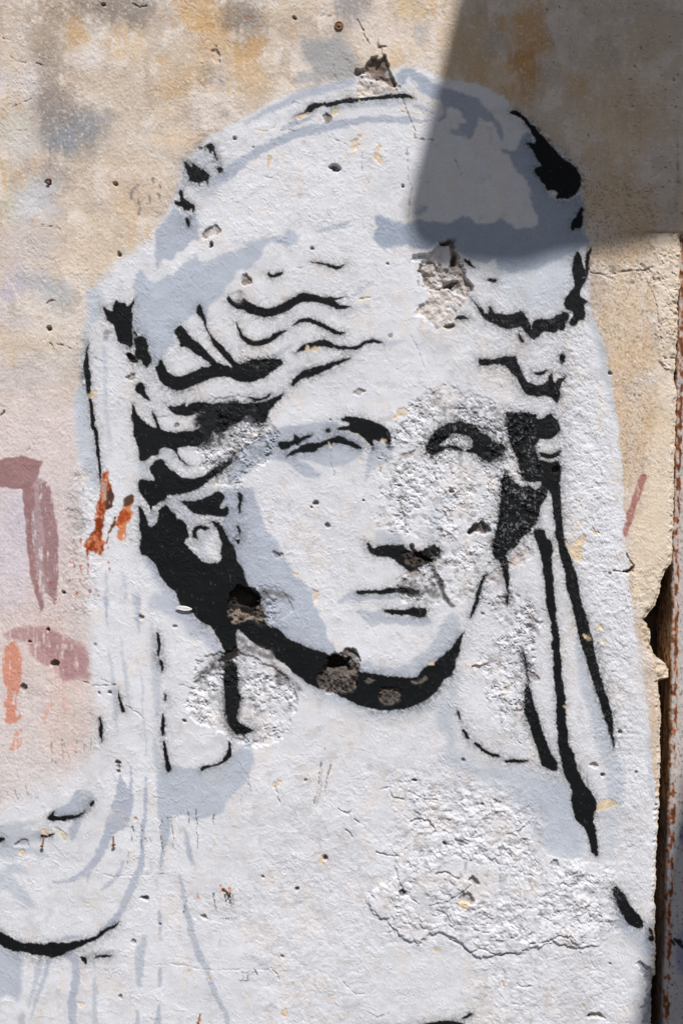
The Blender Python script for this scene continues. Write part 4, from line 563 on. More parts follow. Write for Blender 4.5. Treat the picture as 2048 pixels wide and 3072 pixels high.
HOLES = [('A',693,33,9,8),('A',328,1225,15,8),('A',780,1235,13,7),('D',800,365,11,8),('D',330,862,15,9),('D',877,1055,22,14),('B',467,122,11,8),('B',1193,1245,8,6),('B',70,930,9,5),('B',197,995,7,4),('E',587,330,11,8),
 ('G',430,1295,9,7),('G',320,1545,12,8),('G',955,1463,12,8),('G',1175,1525,9,4),('G',1190,170,13,4),('J',370,430,24,12),('J',165,592,17,8),('J',670,625,9,6),('J',740,620,9,6),('J',797,1090,11,6),('J',795,1118,11,5),('J',795,1155,9,6),('J',1237,812,13,9),('J',200,285,6,4),('J',640,298,5,3),
 ('H',608,690,14,9),('H',580,718,8,5),('H',932,677,11,6),('H',688,845,13,5),('K',1270,1208,11,9),('K',542,1215,10,5),('N',678,458,17,10),('N',485,663,10,7),('N',1480,355,12,7),('N',390,1115,7,5),('I',710,465,16,10),('I',8,615,12,5),
 ('L',1145,885,10,7),('L',1030,1175,9,6),('L',1250,1162,9,6),('L',88,1078,8,4),('L',220,90,6,4),('L',1385,1380,8,5),('O',935,1522,14,8),('O',218,90,6,4),('O',1080,1165,5,3),('M',810,1388,12,5),('M',900,1020,12,5),('M',1080,893,6,4),('M',1500,670,9,5),('I',1075,1168,8,4),('F',1075,1168,8,4),('H',715,130,6,4),('E',1093,428,7,4),('N',250,580,6,3)]
for t, hx, hy, r, de in HOLES:
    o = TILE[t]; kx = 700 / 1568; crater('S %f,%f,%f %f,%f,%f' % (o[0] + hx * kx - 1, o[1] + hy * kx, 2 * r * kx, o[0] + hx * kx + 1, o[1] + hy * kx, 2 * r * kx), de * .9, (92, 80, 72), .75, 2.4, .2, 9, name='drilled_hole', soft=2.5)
# flakes of white paint gone, tan plaster showing
CH = ['B 870,930 910,915 905,960 890,1010 845,995 850,965', 'B 285,1045 310,1045 315,1080 300,1130 280,1120 295,1080', 'B 510,770 570,765 560,785 500,805 480,800', 'B 710,750 740,728 765,755 720,775', 'B 210,860 300,880 355,830 330,870 270,890 220,880', 'B 900,625 930,622 935,650 905,655', 'B 1175,740 1225,745 1215,765 1190,760', 'B 555,1455 575,1450 570,1465', 'B 1020,960 1045,1000 1060,1080 1030,1130 1005,1050',
 'E 540,975 565,980 560,1015 542,1010', 'E 580,990 625,985 615,1018 590,1012', 'H 1125,130 1180,65 1230,75 1215,100 1180,110', 'H 1045,255 1085,265 1080,292 1060,290', 'H 1325,55 1338,52 1332,80', 'H 700,285 720,310 718,330 706,310', 'H 590,1285 635,1300 630,1340 600,1345', 'H 1035,440 1050,460 1048,492 1030,478', 'H 905,400 925,398 920,425', 'I 745,915 770,920 800,960 850,930 910,900 900,960 890,1010 900,1060 870,1090 835,1090 810,1020 780,980 755,950', 'I 945,858 1000,895 985,905 960,880', 'I 870,825 895,810 893,850 875,850', 'I 1080,545 1108,548 1095,565',
 'L 890,225 940,230 945,265 895,268', 'L 985,1385 1030,1340 1110,1350 1125,1380 1110,1415 1050,1405 1000,1410', 'L 760,712 795,712 785,738', 'L 990,190 1020,168 1018,200', 'L 990,265 1050,285 1040,300', 'K 1370,425 1405,405 1410,430 1385,445', 'K 545,255 570,250 560,265', 'K 945,815 957,815 952,830', 'K 320,1215 375,1210 380,1230 340,1255 315,1250', 'D 585,1310 660,1275 640,1330 610,1350', 'G 628,30 645,35 640,55', 'N 640,450 665,440 665,500 645,490', 'N 440,1295 465,1290 460,1315', 'N 380,1485 415,1465 425,1500 395,1510', 'N 700,1385 725,1380 715,1405', 'N 1400,1060 1440,1055 1430,1090 1405,1085', 'O 70,740 130,745 120,785 75,780', 'O 570,345 605,345 600,362', 'O 1225,1430 1240,1430 1238,1460', 'O 345,1280 370,1285 360,1330', 'O 880,1450 910,1445 905,1470', 'M 900,185 925,180 925,205 905,205', 'M 120,395 165,390 160,420 130,420', 'M 525,1430 570,1435 550,1465', 'M 1390,1230 1410,1240 1405,1275', 'M 1260,1205 1285,1215 1275,1235', 'H 460,1165 490,1170 490,1195 470,1185', 'J 900,1465 930,1470 915,1485', 'E 1150,1140 1160,1140 1155,1150', 'I 990,1525 1015,1515 1018,1545 995,1550', 'E 905,665 960,650 990,652 940,672']
for s in CH: crater(s, .9, (216, 194, 162), .88, 1.8, .15, 12, name='paint_chip', soft=2)
blobs = [('B', 1035, 1040, 30, 90), ('B', 590, 780, 50, 20), ('H', 1150, 640, 60, 40)]
# rust
def rust(s, c, a, lo=.2, hi=.5, soft=3, label=None, mk=True):
    w, d = shape(s, 20); al = sst(soft, -soft, d + (NM[w] - .5) * 12) * a * sst(lo, hi, NM[w] * .5 + fbm(X[w] / 7, Y[w] / 16, 36, 3) * .5)
    mix(w, pig(*c), al)
    if mk: part('rust_stain', w, d < 0, 'wall', label)
R1 = 'G 700,490 740,468 735,540 760,600 770,640 740,730 710,740 700,850 690,930 712,960 680,1040 650,1030 600,1020 592,1100 600,1195 585,1100 570,1000 590,940 630,880 640,780 660,700 680,590'
rust(R1, (190, 102, 54), .95, .1, .4, label='long rusty streak beside the veil edge')
rust(R1, (138, 58, 26), .9, .44, .56, mk=False)
rust('G 720,640 740,590 768,620 765,680 740,735 715,720', (72, 52, 44), .95, .1, .3, mk=False); rust('G 690,560 720,560 715,650 690,690', (176, 160, 148), .8, .2, .5, mk=False); rust('G 660,720 710,730 700,880 650,880', (120, 48, 24), .7, .35, .5, mk=False)
R2 = 'G 830,700 850,650 890,640 905,670 885,720 880,820 850,840 840,900 830,950 790,940 800,860 770,850 740,880 760,800 790,800'
rust(R2, (206, 122, 62), .92, .2, .45, label='short rusty streak on the white veil'); rust('G 810,740 850,740 880,800 830,830 790,840', (160, 66, 24), .9, .3, .5, mk=False)
rust('G 825,700 850,645 890,638 905,670 885,705', (78, 56, 48), .95, .1, .3, mk=False); rust('G 740,880 755,810 780,785 780,840', (74, 56, 50), .95, .1, .3, mk=False); rust('G 735,880,6 725,960,4', (120, 70, 50), .9, 0, .2, mk=False)
RS = [(490,1080,18),(540,1115,18),(500,945,14),(550,935,26),(560,585,10),(590,705,20),(525,680,10),(485,675,8),(540,1200,14),(605,1280,22),(650,1275,16),(520,1300,22),(470,1210,12),(660,1100,10),(745,1130,14),(740,1165,12),(765,1165,10),(730,990,12),(735,1085,9),(670,1310,9),(375,1340,18),(410,1340,12),(340,1230,12),(575,850,10),(500,1110,12),(555,1140,8),(600,1320,10)]
for rx, ry, r in RS: rust('G %d,%d,%d %d,%d,%d' % (rx, ry, r, rx - 3, ry + r, r * .8), (158, 74, 40), .85, .36, .5, 2, mk=False)
crater('G 440,745 520,735 560,770 590,850 570,920 520,880 480,850', 1, (176, 168, 166), .7, 5, .5, 12, label='grey scuffed patch beside the rust')
crater('G 510,510 560,460 605,495 580,560 520,560', .8, (206, 200, 190), .6, 5, .5, 12, makepart=False)
for rx, ry, r in [(146, 548, 9), (592, 2690, 8), (668, 2672, 12), (690, 2668, 10), (660, 2654, 8), (982, 2577, 8), (598, 3060, 10), (338, 2536, 7), (2040, 820, 3)]:
    w, d = shape('S %d,%d,%d %d,%d,%d' % (rx, ry, r, rx + 2, ry + 1, r), 12); mix(w, pig(196, 116, 60), sst(3, -3, d) * .8)
# scratched and pencilled scribbles
def scr(s, a=.75, lo=.42, hi=.5, c=(52, 50, 52)):
    w, d = shape(s, 8); mix(w, pig(*c), sst(1.6, -1.6, d) * a * sst(lo, hi, vn(X[w] / 3, Y[w] / 4, 37) * .6 + NM[w] * .4)); part('scratched_line', w, d < 0, 'ground' if X[w].mean() > 300 else 'wall')
for s in ['K 655,1080,9 638,1160,8 622,1260,8 600,1365,10', 'K 710,1105,8 690,1180,8 672,1280,7', 'K 660,1085,4 640,1270,4 612,1385,5', 'K 668,995,8 670,1010,8', 'M 1085,190,6 1080,280,8', 'M 1085,305,14 1092,395,14', 'M 1130,185,16 1170,175,7 1215,155,8', 'M 1148,200,7 1165,290,8 1170,390,5', 'M 1262,145,12 1268,215,6', 'M 1318,125,10 1322,215,9 1330,390,4', 'M 1440,155,10 1430,220,6', 'M 1445,150,6 1460,165,6', 'M 893,245,14 905,275,10', 'M 885,305,9 884,345,10', 'M 955,235,8 970,300,10 985,345,7', 'M 915,270,6 920,320,6', 'M 950,330,7 962,395,5', 'M 1005,320,5 1022,340,5', 'M 868,420,6 858,500,8', 'M 1440,690,12 1445,760,10 1455,800,5', 'M 1515,690,12 1522,790,8', 'M 1540,690,12 1545,790,9', 'M 1562,700,8 1566,780,6', 'N 35,690,12 42,780,10', 'N 10,700,10 14,780,8', 'M 1490,858,6 1560,856,6', 'N 0,858,6 40,858,8', 'M 1255,735,8 1242,780,12 1230,825,5', 'M 1225,820,5 1280,775,6', 'N 85,1270,8 125,1285,12 160,1275,8', 'N 125,1230,7 120,1280,9', 'N 155,1215,9 152,1280,10', 'N 205,1195,12 218,1235,10', 'N 60,1225,5 205,1215,6',
          'J 350,960,14 352,1020,8 350,1095,8', 'J 372,1085,18 382,1105,16', 'J 425,1075,10 420,1000,10 420,940,12', 'J 425,940,12 445,1000,9 465,1060,9', 'J 415,1020,8 455,1015,8', 'J 525,940,10 510,1000,10 515,1025,10 545,1020,8', 'J 575,950,8 570,1020,8 600,1025,6', 'J 615,930,6 612,1010,6', 'J 640,925,6 636,1000,6', 'J 230,1100,5 330,1100,5', 'J 95,1260,9 110,1310,9 125,1340,8', 'J 130,1270,6 128,1330,6', 'J 175,1250,9 185,1300,8', 'J 190,1295,7 210,1325,8', 'J 240,1325,12 270,1330,8', 'J 10,1285,7 30,1340,6', 'J 50,1285,6 65,1310,6']:
    scr(s, .8 if s[0] in 'KMN' else .5)
# dry dirt band at the top edge of the right wall, dirt in rough recesses
COLR *= (0.975 + .05 * NF)[..., None]

# broken edge strip along the right: bare tan, slightly crumbled
w = window(np.array([[1900, 700], [2060, 3100]], np.float32), 0)
de = (ex[:, None] - X)[w]
HT[w] -= sst(16, 0, de + (NM[w] - .5) * 14) * 5 * (Y[w] > 705)
mix(w, pig(206, 190, 168), sst(9, 3, de + (NM[w] - .5) * 12) * .7 * (Y[w] > 705))
for s, dp in [('S 1930,1860 1948,1890 1958,1950 1990,1985 2006,2020 1990,2036 1970,2045 1962,2010 1945,1960 1925,1900', 2.0), ('S 1915,2890 1945,2900 1970,2940 1970,3110 1925,3110 1930,3000 1945,2960', 6.0)]:
    crater(s, dp, (196, 176, 150) if dp < 3 else (150, 152, 164), .8, 5, 1.4, 12)  # lower break tinted blue-grey: corner shade put into its colour

# ================================================================== build the meshes
HT = np.clip(HT, -45, 14)
Yw = (-HT * 0.001).astype(np.float32)
P3 = np.stack([WX(X), Yw, WZ(Y)], -1).astype(np.float32).reshape(-1, 3)
# smooth normals of the whole sheet, so pieces of it meet without a seam
gz = np.gradient(P3.reshape(NY, NX, 3), axis=0); gx = np.gradient(P3.reshape(NY, NX, 3), axis=1)
NRM = np.cross(gz, gx); NRM /= np.linalg.norm(NRM, axis=-1, keepdims=True) + 1e-12
if NRM[NY // 2, NX // 2, 1] > 0: NRM = -NRM
NRM = NRM.reshape(-1, 3).astype(np.float32)
RGBA = np.concatenate([np.clip(COLR, .004, .9), ROUGH[..., None]], -1).astype(np.float32).reshape(-1, 4)

def material(name, fine=1.0):
    m = bpy.data.materials.new(name); m.use_nodes = True; nt = m.node_tree; N = nt.nodes; L = nt.links
    b = N['Principled BSDF']
    at = N.new('ShaderNodeAttribute'); at.attribute_name = 'paint'
    tc = N.new('ShaderNodeTexCoord')
    n1 = N.new('ShaderNodeTexNoise'); n1.inputs['Scale'].default_value = 420; n1.inputs['Detail'].default_value = 4
    n2 = N.new('ShaderNodeTexNoise'); n2.inputs['Scale'].default_value = 36; n2.inputs['Detail'].default_value = 6
    for n in (n1, n2): L.new(tc.outputs['Object'], n.inputs['Vector'])
    r1 = N.new('ShaderNodeMapRange'); r1.inputs['From Min'].default_value = .3; r1.inputs['From Max'].default_value = .7; r1.inputs['To Min'].default_value = .90; r1.inputs['To Max'].default_value = 1.08
    r2 = N.new('ShaderNodeMapRange'); r2.inputs['From Min'].default_value = .3; r2.inputs['From Max'].default_value = .7; r2.inputs['To Min'].default_value = .95; r2.inputs['To Max'].default_value = 1.04
    L.new(n1.outputs['Fac'], r1.inputs['Value']); L.new(n2.outputs['Fac'], r2.inputs['Value'])
    mu = N.new('ShaderNodeMath'); mu.operation = 'MULTIPLY'; L.new(r1.outputs[0], mu.inputs[0]); L.new(r2.outputs[0], mu.inputs[1])
    vm = N.new('ShaderNodeVectorMath'); vm.operation = 'SCALE'; L.new(at.outputs['Color'], vm.inputs[0]); L.new(mu.outputs[0], vm.inputs['Scale'])
    L.new(vm.outputs[0], b.inputs['Base Color']); L.new(at.outputs['Alpha'], b.inputs['Roughness'])
    b.inputs['Specular IOR Level'].default_value = .15
    n3 = N.new('ShaderNodeTexNoise'); n3.inputs['Scale'].default_value = 520; n3.inputs['Detail'].default_value = 5; n3.inputs['Roughness'].default_value = .6
    L.new(tc.outputs['Object'], n3.inputs['Vector'])
    bp = N.new('ShaderNodeBump'); bp.inputs['Strength'].default_value = .16 * fine; bp.inputs['Distance'].default_value = .0012
    L.new(n3.outputs['Fac'], bp.inputs['Height']); L.new(bp.outputs['Normal'], b.inputs['Normal'])
    return m
PAINT = material('weathered_plaster_paint')

def attr(me, rgba):
    a = me.attributes.new('paint', 'FLOAT_COLOR', 'POINT'); a.data.foreach_set('color', np.ascontiguousarray(rgba, np.float32).ravel())
def mesh_from(name, co, quads, rgba=None, nrm=None, mat=None):
    me = bpy.data.meshes.new(name); nv, nf = len(co), len(quads)
    me.vertices.add(nv); me.vertices.foreach_set('co', np.ascontiguousarray(co, np.float32).ravel())
    me.loops.add(nf * 4); me.loops.foreach_set('vertex_index', np.ascontiguousarray(quads, np.int32).ravel())
    me.polygons.add(nf); me.polygons.foreach_set('loop_start', np.arange(0, nf * 4, 4, dtype=np.int32))
    me.update(calc_edges=True)
    me.polygons.foreach_set('use_smooth', np.ones(nf, bool))
    if rgba is not None: attr(me, rgba)
    if nrm is not None: me.normals_split_custom_set_from_vertices(nrm)
    if mat: me.materials.append(mat)
    return me
def add(name, data, parent=None, **props):
    o = bpy.data.objects.new(name, data); col.objects.link(o); o.parent = parent
    for k_, v_ in props.items():
        if v_: o[k_] = v_
    return o

wall = add('plaster_wall', None, label='weathered tan plaster wall with chips, rust and old maroon graffiti', category='wall')
mural = add('stencil_mural', None, label='black, grey and white stencil portrait of a veiled head on the plaster', category='mural')
idx = np.arange(NY * NX, dtype=np.int32).reshape(NY, NX)
QA = np.stack([idx[:-1, :-1], idx[1:, :-1], idx[1:, 1:], idx[:-1, 1:]], -1).reshape(-1, 4)
fp = PID[:-1, :-1].reshape(-1)
order = np.argsort(fp, kind='stable'); fps = fp[order]
ids, start = np.unique(fps, return_index=True); end = np.append(start[1:], len(fps))
remap = np.zeros(NY * NX, np.int32)
objs = {}; todo = []
for i, a, b in zip(ids, start, end):
    if i > 0 and (b - a) < 5: order[a:b] = order[a:b]; 
    todo.append((int(i), a, b))
small = [order[a:b] for i, a, b in todo if i > 0 and b - a < 5]
todo = [t for t in todo if t[0] == 0 or t[2] - t[1] >= 5]
todo.sort(key=lambda t: (t[0] not in (0, GROUND_ID), t[0]))
for i, a, b in todo:
    q = order[a:b]
    if i == GROUND_ID and small: q = np.concatenate([q] + small)
    q = QA[q]; vs = np.unique(q); remap[vs] = np.arange(len(vs), dtype=np.int32)
    p = PARTS[i]; par = wall
    if len(p) > 1 and p[1] == 'mural': par = mural
    if len(p) > 1 and p[1] == 'ground': par = objs[GROUND_ID]
    me = mesh_from(p[0], P3[vs], remap[q], RGBA[vs], NRM[vs], PAINT)
    objs[i] = add(p[0], me, par, label=(p[2] if len(p) > 2 else None))
# the broken right-hand edge goes back into the wall
ev = idx[:, -1]; back = P3[ev].copy(); dpt = np.array([0, .006, .018, .05])
rows = [P3[ev] + np.stack([(vn(cy / 6, cy * 0 + j * 7.3, 21 + j) - .5) * .006 * min(j, 1) - .0015 * j, np.full(NY, dpt[j]), np.zeros(NY)], -1) for j in range(4)]
co = np.concatenate(rows); r_ = np.arange(NY - 1); qs = []
for j in range(3): qs.append(np.stack([j * NY + r_, j * NY + r_ + 1, (j + 1) * NY + r_ + 1, (j + 1) * NY + r_], -1))
ec = np.tile(np.concatenate([pig(190, 166, 138), [.9]]).astype(np.float32), (len(co), 1)); ec[:, :3] *= (.6 + .8 * vn(np.tile(cy, 4) / 5, np.repeat(np.arange(4), NY) * 3.3, 8))[:, None]
add('broken_edge', mesh_from('broken_edge', co, np.concatenate(qs), ec, None, PAINT), wall)

# ------------------------------------------------------------------ plain procedural materials for the rest
def simple(name, c1, c2, scale=6, rough=.85, bump=.4):
    m = bpy.data.materials.new(name); m.use_nodes = True; nt = m.node_tree; N = nt.nodes; L = nt.links; b = N['Principled BSDF']
    tc = N.new('ShaderNodeTexCoord'); n = N.new('ShaderNodeTexNoise'); n.inputs['Scale'].default_value = scale; n.inputs['Detail'].default_value = 8
    L.new(tc.outputs['Object'], n.inputs['Vector']); r = N.new('ShaderNodeValToRGB')
    r.color_ramp.elements[0].position = .35; r.color_ramp.elements[1].position = .65
    r.color_ramp.elements[0].color = (*c1, 1); r.color_ramp.elements[1].color = (*c2, 1)
    L.new(n.outputs['Fac'], r.inputs[0]); L.new(r.outputs[0], b.inputs['Base Color']); b.inputs['Roughness'].default_value = rough
    bp = N.new('ShaderNodeBump'); bp.inputs['Strength'].default_value = bump; bp.inputs['Distance'].default_value = .004
    L.new(n.outputs['Fac'], bp.inputs['Height']); L.new(bp.outputs[0], b.inputs['Normal']); return m
M_MASON = simple('old_masonry', (.10, .075, .055), (.20, .15, .11), 40)
M_PAVE = simple('paving', (.08, .078, .075), (.13, .127, .122), 3)
M_CONC = simple('concrete', (.28, .27, .26), (.38, .37, .35), 5)
M_STEEL = simple('dark_steel', (.05, .05, .055), (.09, .085, .08), 12, .5)
M_CLOTH = simple('canvas', (.40, .37, .30), (.48, .45, .38), 30)
M_RUST = simple('rusty_iron', (.10, .045, .022), (.30, .14, .06), 300, .8)
M_PLAS = simple('side_wall_plaster', (.42, .36, .28), (.55, .49, .41), 4)
M_SCRAP = simple('white_scrap', (.55, .54, .52), (.64, .63, .61), 200, .6)
M_TWIG = simple('twig_brown', (.25, .12, .05), (.40, .22, .10), 200)

def box(bx, v=None):
    x0, x1, y0, y1, z0, z1 = bx
    co = np.array([(x, y, z) for x in (x0, x1) for y in (y0, y1) for z in (z0, z1)], np.float32)
    q = np.array([[0, 1, 3, 2], [4, 6, 7, 5], [0, 4, 5, 1], [2, 3, 7, 6], [0, 2, 6, 4], [1, 5, 7, 3]], np.int32); return co, q
def boxes(name, lst, mat, parent=None, **props):
    cs = []; qs = []; n = 0
    for b in lst:
        c, q = box(b); cs.append(c); qs.append(q + n); n += 8
    me = mesh_from(name, np.concatenate(cs), np.concatenate(qs), None, None, mat); me.polygons.foreach_set('use_smooth', np.zeros(len(me.polygons), bool))
    return add(name, me, parent, **props)

# masonry inside the wall, seen through the broken edge
boxes('masonry_core', [(WX(-2400), WX(1952), .052, .30, 0, WZ(-3000)), (WX(1952), WX(2400), .135, .30, 0, WZ(-3000))], M_MASON, wall)

# ------------------------------------------------------------------ steel door post on the right
PY = np.arange(690, 4500, 3.0); fx = np.interp(PY, [690, 1600, 2100, 2450, 2600, 3072, 4500], [2040, 2018.5, 2013, 2005, 2000, 1987, 1950])
fx = fx + (vn(PY / 30, PY * 0, 44) - .5) * 3 + (vn(PY / 8, PY * 0, 45) - .5) * 1.5
sec = [(0, .11)] + [(0, .11 - .00475 * j) for j in range(1, 21)] + [(.0008, .0095), (.003, .0075), (.006, .0068)] + [(.006 + .0012 * j, .0066) for j in range(1, 40)] + [(.0528 + .01 * j, .0066) for j in range(1, 13)] + [(.185, .010), (.186, .11)]
sx_ = np.array([s[0] for s in sec], np.float32); sy_ = np.array([s[1] for s in sec], np.float32)
XX = WX(fx)[:, None] + sx_[None, :]; YY = np.repeat(sy_[None, :], len(PY), 0); ZZ = np.repeat(WZ(PY)[:, None], len(sec), 1)
XX = XX.copy(); XX[:, -2:] = np.maximum(XX[:, -2:], WX(2380)); 
arc = np.cumsum(np.r_[0, np.hypot(np.diff(sx_), np.diff(sy_))]); A_ = np.repeat(arc[None, :], len(PY), 0) / S; B_ = np.repeat(PY[:, None], len(sec), 1)
front = np.repeat((np.arange(len(sec)) >= 22)[None, :], len(PY), 0)
blister = fbm(A_ / 12, B_ / 22, 46, 4)
YY = YY - np.where(front, (blister - .5) * .003, 0); XX = XX + np.where(front, 0, (fbm(A_ / 10, B_ / 40, 49, 3) - .5) * .004)
pc = np.empty((len(PY), len(sec), 3), np.float32)
pc[:] = pig(186, 178, 174)
g = sst(2420, 2500, B_); pc = pc * (1 - g[..., None] * .5) + pig(176, 178, 188) * g[..., None] * .5  # cooler low end: shade on the post put into its colour
side = ~front
def pm(c, a): 
    global pc
    pc = pc * (1 - a[..., None]) + pig(*c) * a[..., None]
pm((214, 190, 156), side * 1.0 * .9); pm((156, 112, 74), side * sst(.4, .6, fbm(A_ / 8, B_ / 60, 52, 3)) * .9); pm((110, 122, 134), side * sst(2380, 2450, B_) * .6)  # last mix paints the bluish shade low on the side
edge_d = A_ - 188.0
nr = fbm(A_ / 8, B_ / 20, 55, 5, .62) + .05 * sst(700, 1000, B_) * sst(1500, 1300, B_)
pm((174, 104, 54), sst(.52, .60, nr + .12 * sst(9, 0, np.abs(edge_d)) - .22 * sst(3, 9, edge_d)) * np.where(side, .5, .9))
pm((96, 54, 32), sst(.60, .68, nr + .10 * sst(8, 0, np.abs(edge_d)) - .22 * sst(3, 9, edge_d)) * .9)
pm((108, 118, 150), front * .8 * sst(1.1, .6, np.hypot((edge_d - 40) / 26, (B_ - 2505) / 45))); pm((120, 126, 156), front * .7 * sst(1.1, .5, np.hypot((edge_d - 40) / 26, (B_ - 2860) / 90)))
pm((60, 54, 52), front * sst(.72, .84, vn(A_ / 4, B_ / 5, 57)) * .6)
for p0, p1, r in [((15, 2822), (40, 2845), 5.5), ((14, 2838), (4, 2824), 4), ((28, 2826), (33, 2829), 6)]:
    ax, ay = p0; bx, by = p1; t = np.clip(((edge_d - ax) * (bx - ax) + (B_ - ay) * (by - ay)) / ((bx - ax) ** 2 + (by - ay) ** 2), 0, 1)
    pm((28, 28, 30), sst(r + 2, r - 2, np.hypot(edge_d - ax - t * (bx - ax), B_ - ay - t * (by - ay))) * .95)
nr_, nc_ = XX.shape; gi = np.arange(nr_ * nc_, dtype=np.int32).reshape(nr_, nc_)
PC = np.stack([XX, YY, ZZ], -1).reshape(-1, 3); PR = np.concatenate([np.clip(pc, .004, .9).reshape(-1, 3), np.full((nr_ * nc_, 1), .7, np.float32)], 1)
post = add('steel_door_post', None, label='tall rusty steel door post with peeling pale paint right of the gap', category='door post')
post.location = (0, 0, 0)
for nm, c0, c1, lb in (('side_face', 0, 22, 'shaded rust-brown side of the post'), ('front_face', 22, nc_ - 1, 'pale painted front of the post with rusty edge')):
    q = np.stack([gi[:-1, c0:c1], gi[1:, c0:c1], gi[1:, c0 + 1:c1 + 1], gi[:-1, c0 + 1:c1 + 1]], -1).reshape(-1, 4)
    vs, inv = np.unique(q, return_inverse=True)
    add(nm, mesh_from(nm, PC[vs], inv.reshape(-1, 4), PR[vs], None, PAINT), post, label=lb)

# ------------------------------------------------------------------ nails, bolt, scrap and twig
def lathe(prof, n=14):
    co = []; q = []
    for r, y in prof:
        for k_ in range(n): a = 2 * math.pi * k_ / n; co.append((r * math.cos(a), y, r * math.sin(a)))
    for j in range(len(prof) - 1):
        for k_ in range(n): q.append((j * n + k_, j * n + (k_ + 1) % n, (j + 1) * n + (k_ + 1) % n, (j + 1) * n + k_))
    return np.array(co, np.float32), np.array(q, np.int32)
nail_co, nail_q = lathe([(.0006, .012), (.0014, .008), (.0014, -.012), (.0032, -.0122), (.0034, -.0135), (.0026, -.0142), (.00005, -.0144)])
nail_me = mesh_from('nail', nail_co, nail_q, None, None, M_RUST)
bolt_co, bolt_q = lathe([(.0075, .004), (.0080, -.0005), (.0076, -.0018), (.0060, -.0022), (.0056, -.0014), (.0030, -.0016), (.0028, -.0026), (.00005, -.0028)], 20)
def surf(px, py):
    j = min(np.searchsorted(cy, py), NY - 1); i = min(np.searchsorted(cx, px), NX - 1); return float(Yw[j, i])
for px, py, rx, rz, lb in [(132, 2516, 62, -18, 'bent rusty nail under the short black dash at lower left'), (341, 2512, 58, 14, 'rusty nail with a pale head left of the chest scribbles'),
                           (672, 2668, 30, 60, 'rusty nail stub at the left end of the middle scratches'), (146, 545, 10, 0, 'rusty nail head in the bare plaster at upper left'), (600, 3046, 60, -25, 'rusty nail near the bottom edge of the picture')]:
    o = add('rusty_nail', nail_me, None, label=lb, category='nail', group='nails left in the wall')
    o.location = (WX(px), surf(px, py) - .0005, WZ(py)); o.rotation_euler = (math.radians(rx), 0, math.radians(rz))
o = add('rusty_bolt', mesh_from('bolt', bolt_co, bolt_q, None, None, M_RUST), None, label='round brown bolt head set in the plaster above the crown', category='bolt')
o.location = (WX(1016), surf(1016, 60) - .001, WZ(78))
# little pale leaf-shaped scrap stuck on the black hair
n = 15; co = []; q = []
for layer in (0, 1):
    for k_ in range(n):
        t = k_ / (n - 1); x = (t - .5) * 49 * S; hw = (math.sin(math.pi * (t * .96 + .02)) ** .7) * 7.0 * S
        for sgn in (-1, 0, 1): co.append((x, -.0045 - .0012 * (1 - abs(sgn)) * math.sin(math.pi * t) + layer * .0006 - .001 * t, sgn * hw - x * .10))
for layer in (0, 1):
    for k_ in range(n - 1):
        for c_ in (0, 1): a = layer * 3 * n + k_ * 3 + c_; q.append((a, a + 1, a + 4, a + 3) if layer else (a, a + 3, a + 4, a + 1))
for k_ in range(n - 1):
    for c_ in (0, 2): a = k_ * 3 + c_; q.append((a, a + 3, a + 3 + 3 * n, a + 3 * n))
o = add('paper_scrap', mesh_from('scrap', np.array(co), np.array(q, np.int32), None, None, M_SCRAP), None, label='small pale leaf-shaped scrap stuck on the edge of the black hair', category='scrap')
o.location = (WX(553), surf(553, 1824), WZ(1824))
def tube(path, r, n=6):
    co = []; q = []
    for i, p in enumerate(path):
        rr = r * (1 - .5 * i / len(path))
        for k_ in range(n): a = 2 * math.pi * k_ / n; co.append((p[0], p[1] + rr * math.cos(a), p[2] + rr * math.sin(a)))
    for i in range(len(path) - 1):
        for k_ in range(n): q.append((i * n + k_, i * n + (k_ + 1) % n, (i + 1) * n + (k_ + 1) % n, (i + 1) * n + k_))
    return np.array(co, np.float32), np.array(q, np.int32)
tw = [(1414, 1997), (1425, 1993), (1438, 1995), (1450, 1991), (1459, 1989), (1466, 1985)]
c_, q_ = tube([(WX(a) - WX(1440), surf(a, b) - surf(1440, 1992) - .0016, WZ(b) - WZ(1992)) for a, b in tw], .0011)
o = add('dry_twig', mesh_from('twig', c_, q_, None, None, M_TWIG), None, label='thin orange twig stuck to the white neck on the right', category='twig'); o.location = (WX(1440), surf(1440, 1992), WZ(1992))

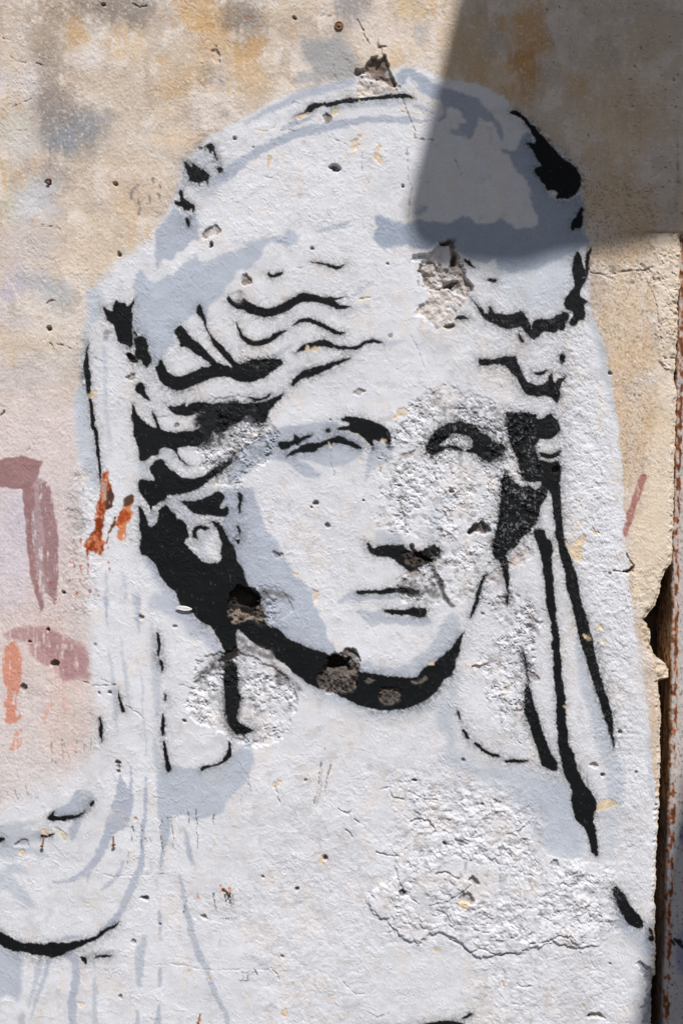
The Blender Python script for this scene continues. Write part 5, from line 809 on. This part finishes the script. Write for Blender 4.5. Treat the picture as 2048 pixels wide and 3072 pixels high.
# ------------------------------------------------------------------ what stands round the place: pavement, the wall beyond the door, unseen sheets added to shade it
boxes('pavement', [(-60, 60, -60, .052, -.3, 0)], M_PAVE, kind='structure')
boxes('side_wall', [(WX(2384), 4.0, .0, .30, 0, 5.6)], M_PLAS, label='plain plaster wall to the right of the door post', category='wall')
# unseen canvas sheet added here, its outline shaped to cast the upper right shadow
def caster(px, py, z):
    t = (z - WZ(py)) / SUN[2]; return WX(px) + SUN[0] * t, SUN[1] * t
ZCAN = 4.85
can = add('shadow_caster_sheet', None, label='unseen canvas sheet added above the picture to cast the upper right shadow', category='shadow caster')
hem = [caster(*p, ZCAN) for p in ((1220, 640), (1240, 725), (1310, 785), (1420, 800), (1500, 812), (1580, 800), (1660, 772), (1750, 765), (1840, 770), (1930, 748), (2060, 722), (2300, 715))]
xl = hem[0][0]; xt = caster(1376, 0, ZCAN); kx = (xt[0] - xl) / (xt[1] - hem[0][1])
ring = [(xl + kx * (q - hem[0][1]), q) for q in (0.0, hem[0][1] * .35, hem[0][1] * .7)] + hem + [(xl + 3.2, hem[-1][1]), (xl + 3.2, 0.0)]
nr2 = len(ring); co = [(x, y, ZCAN + h) for h in (0, .008) for x, y in ring]
me = bpy.data.meshes.new('cloth'); me.from_pydata(co, [], [list(range(nr2))[::-1], list(range(nr2, 2 * nr2))] + [[i, (i + 1) % nr2, nr2 + (i + 1) % nr2, nr2 + i] for i in range(nr2)]); me.update(); me.materials.append(M_CLOTH)
add('cloth', me, can)
for bx in (xl + .4, xl + 1.6, xl + 2.8): boxes('bracket', [(bx, bx + .04, hem[0][1] * .9, .0, ZCAN + .01, ZCAN + .05)], M_STEEL, can)
# unseen canvas on poles, added so its side edge shades the low door post
ax_, ay_ = caster(2050, 2380, 4.2); bx_, by_ = caster(1900, 3072, 4.2)
aw_ = add('shadow_caster_awning', None, label='unseen canvas on steel poles added in the street to shade the lower right corner', category='awning')
ax0 = (ax_ + bx_) / 2
boxes('canvas', [(ax0, ax0 + 2.4, by_ - 1.2, ay_ + .05, 4.2, 4.212)], M_CLOTH, aw_)
for px_ in (ax0 + .3, ax0 + 2.3):
    for py_ in (by_ - 1.1, ay_ - .1): boxes('pole', [(px_, px_ + .04, py_, py_ + .04, 0, 4.199)], M_STEEL, aw_)
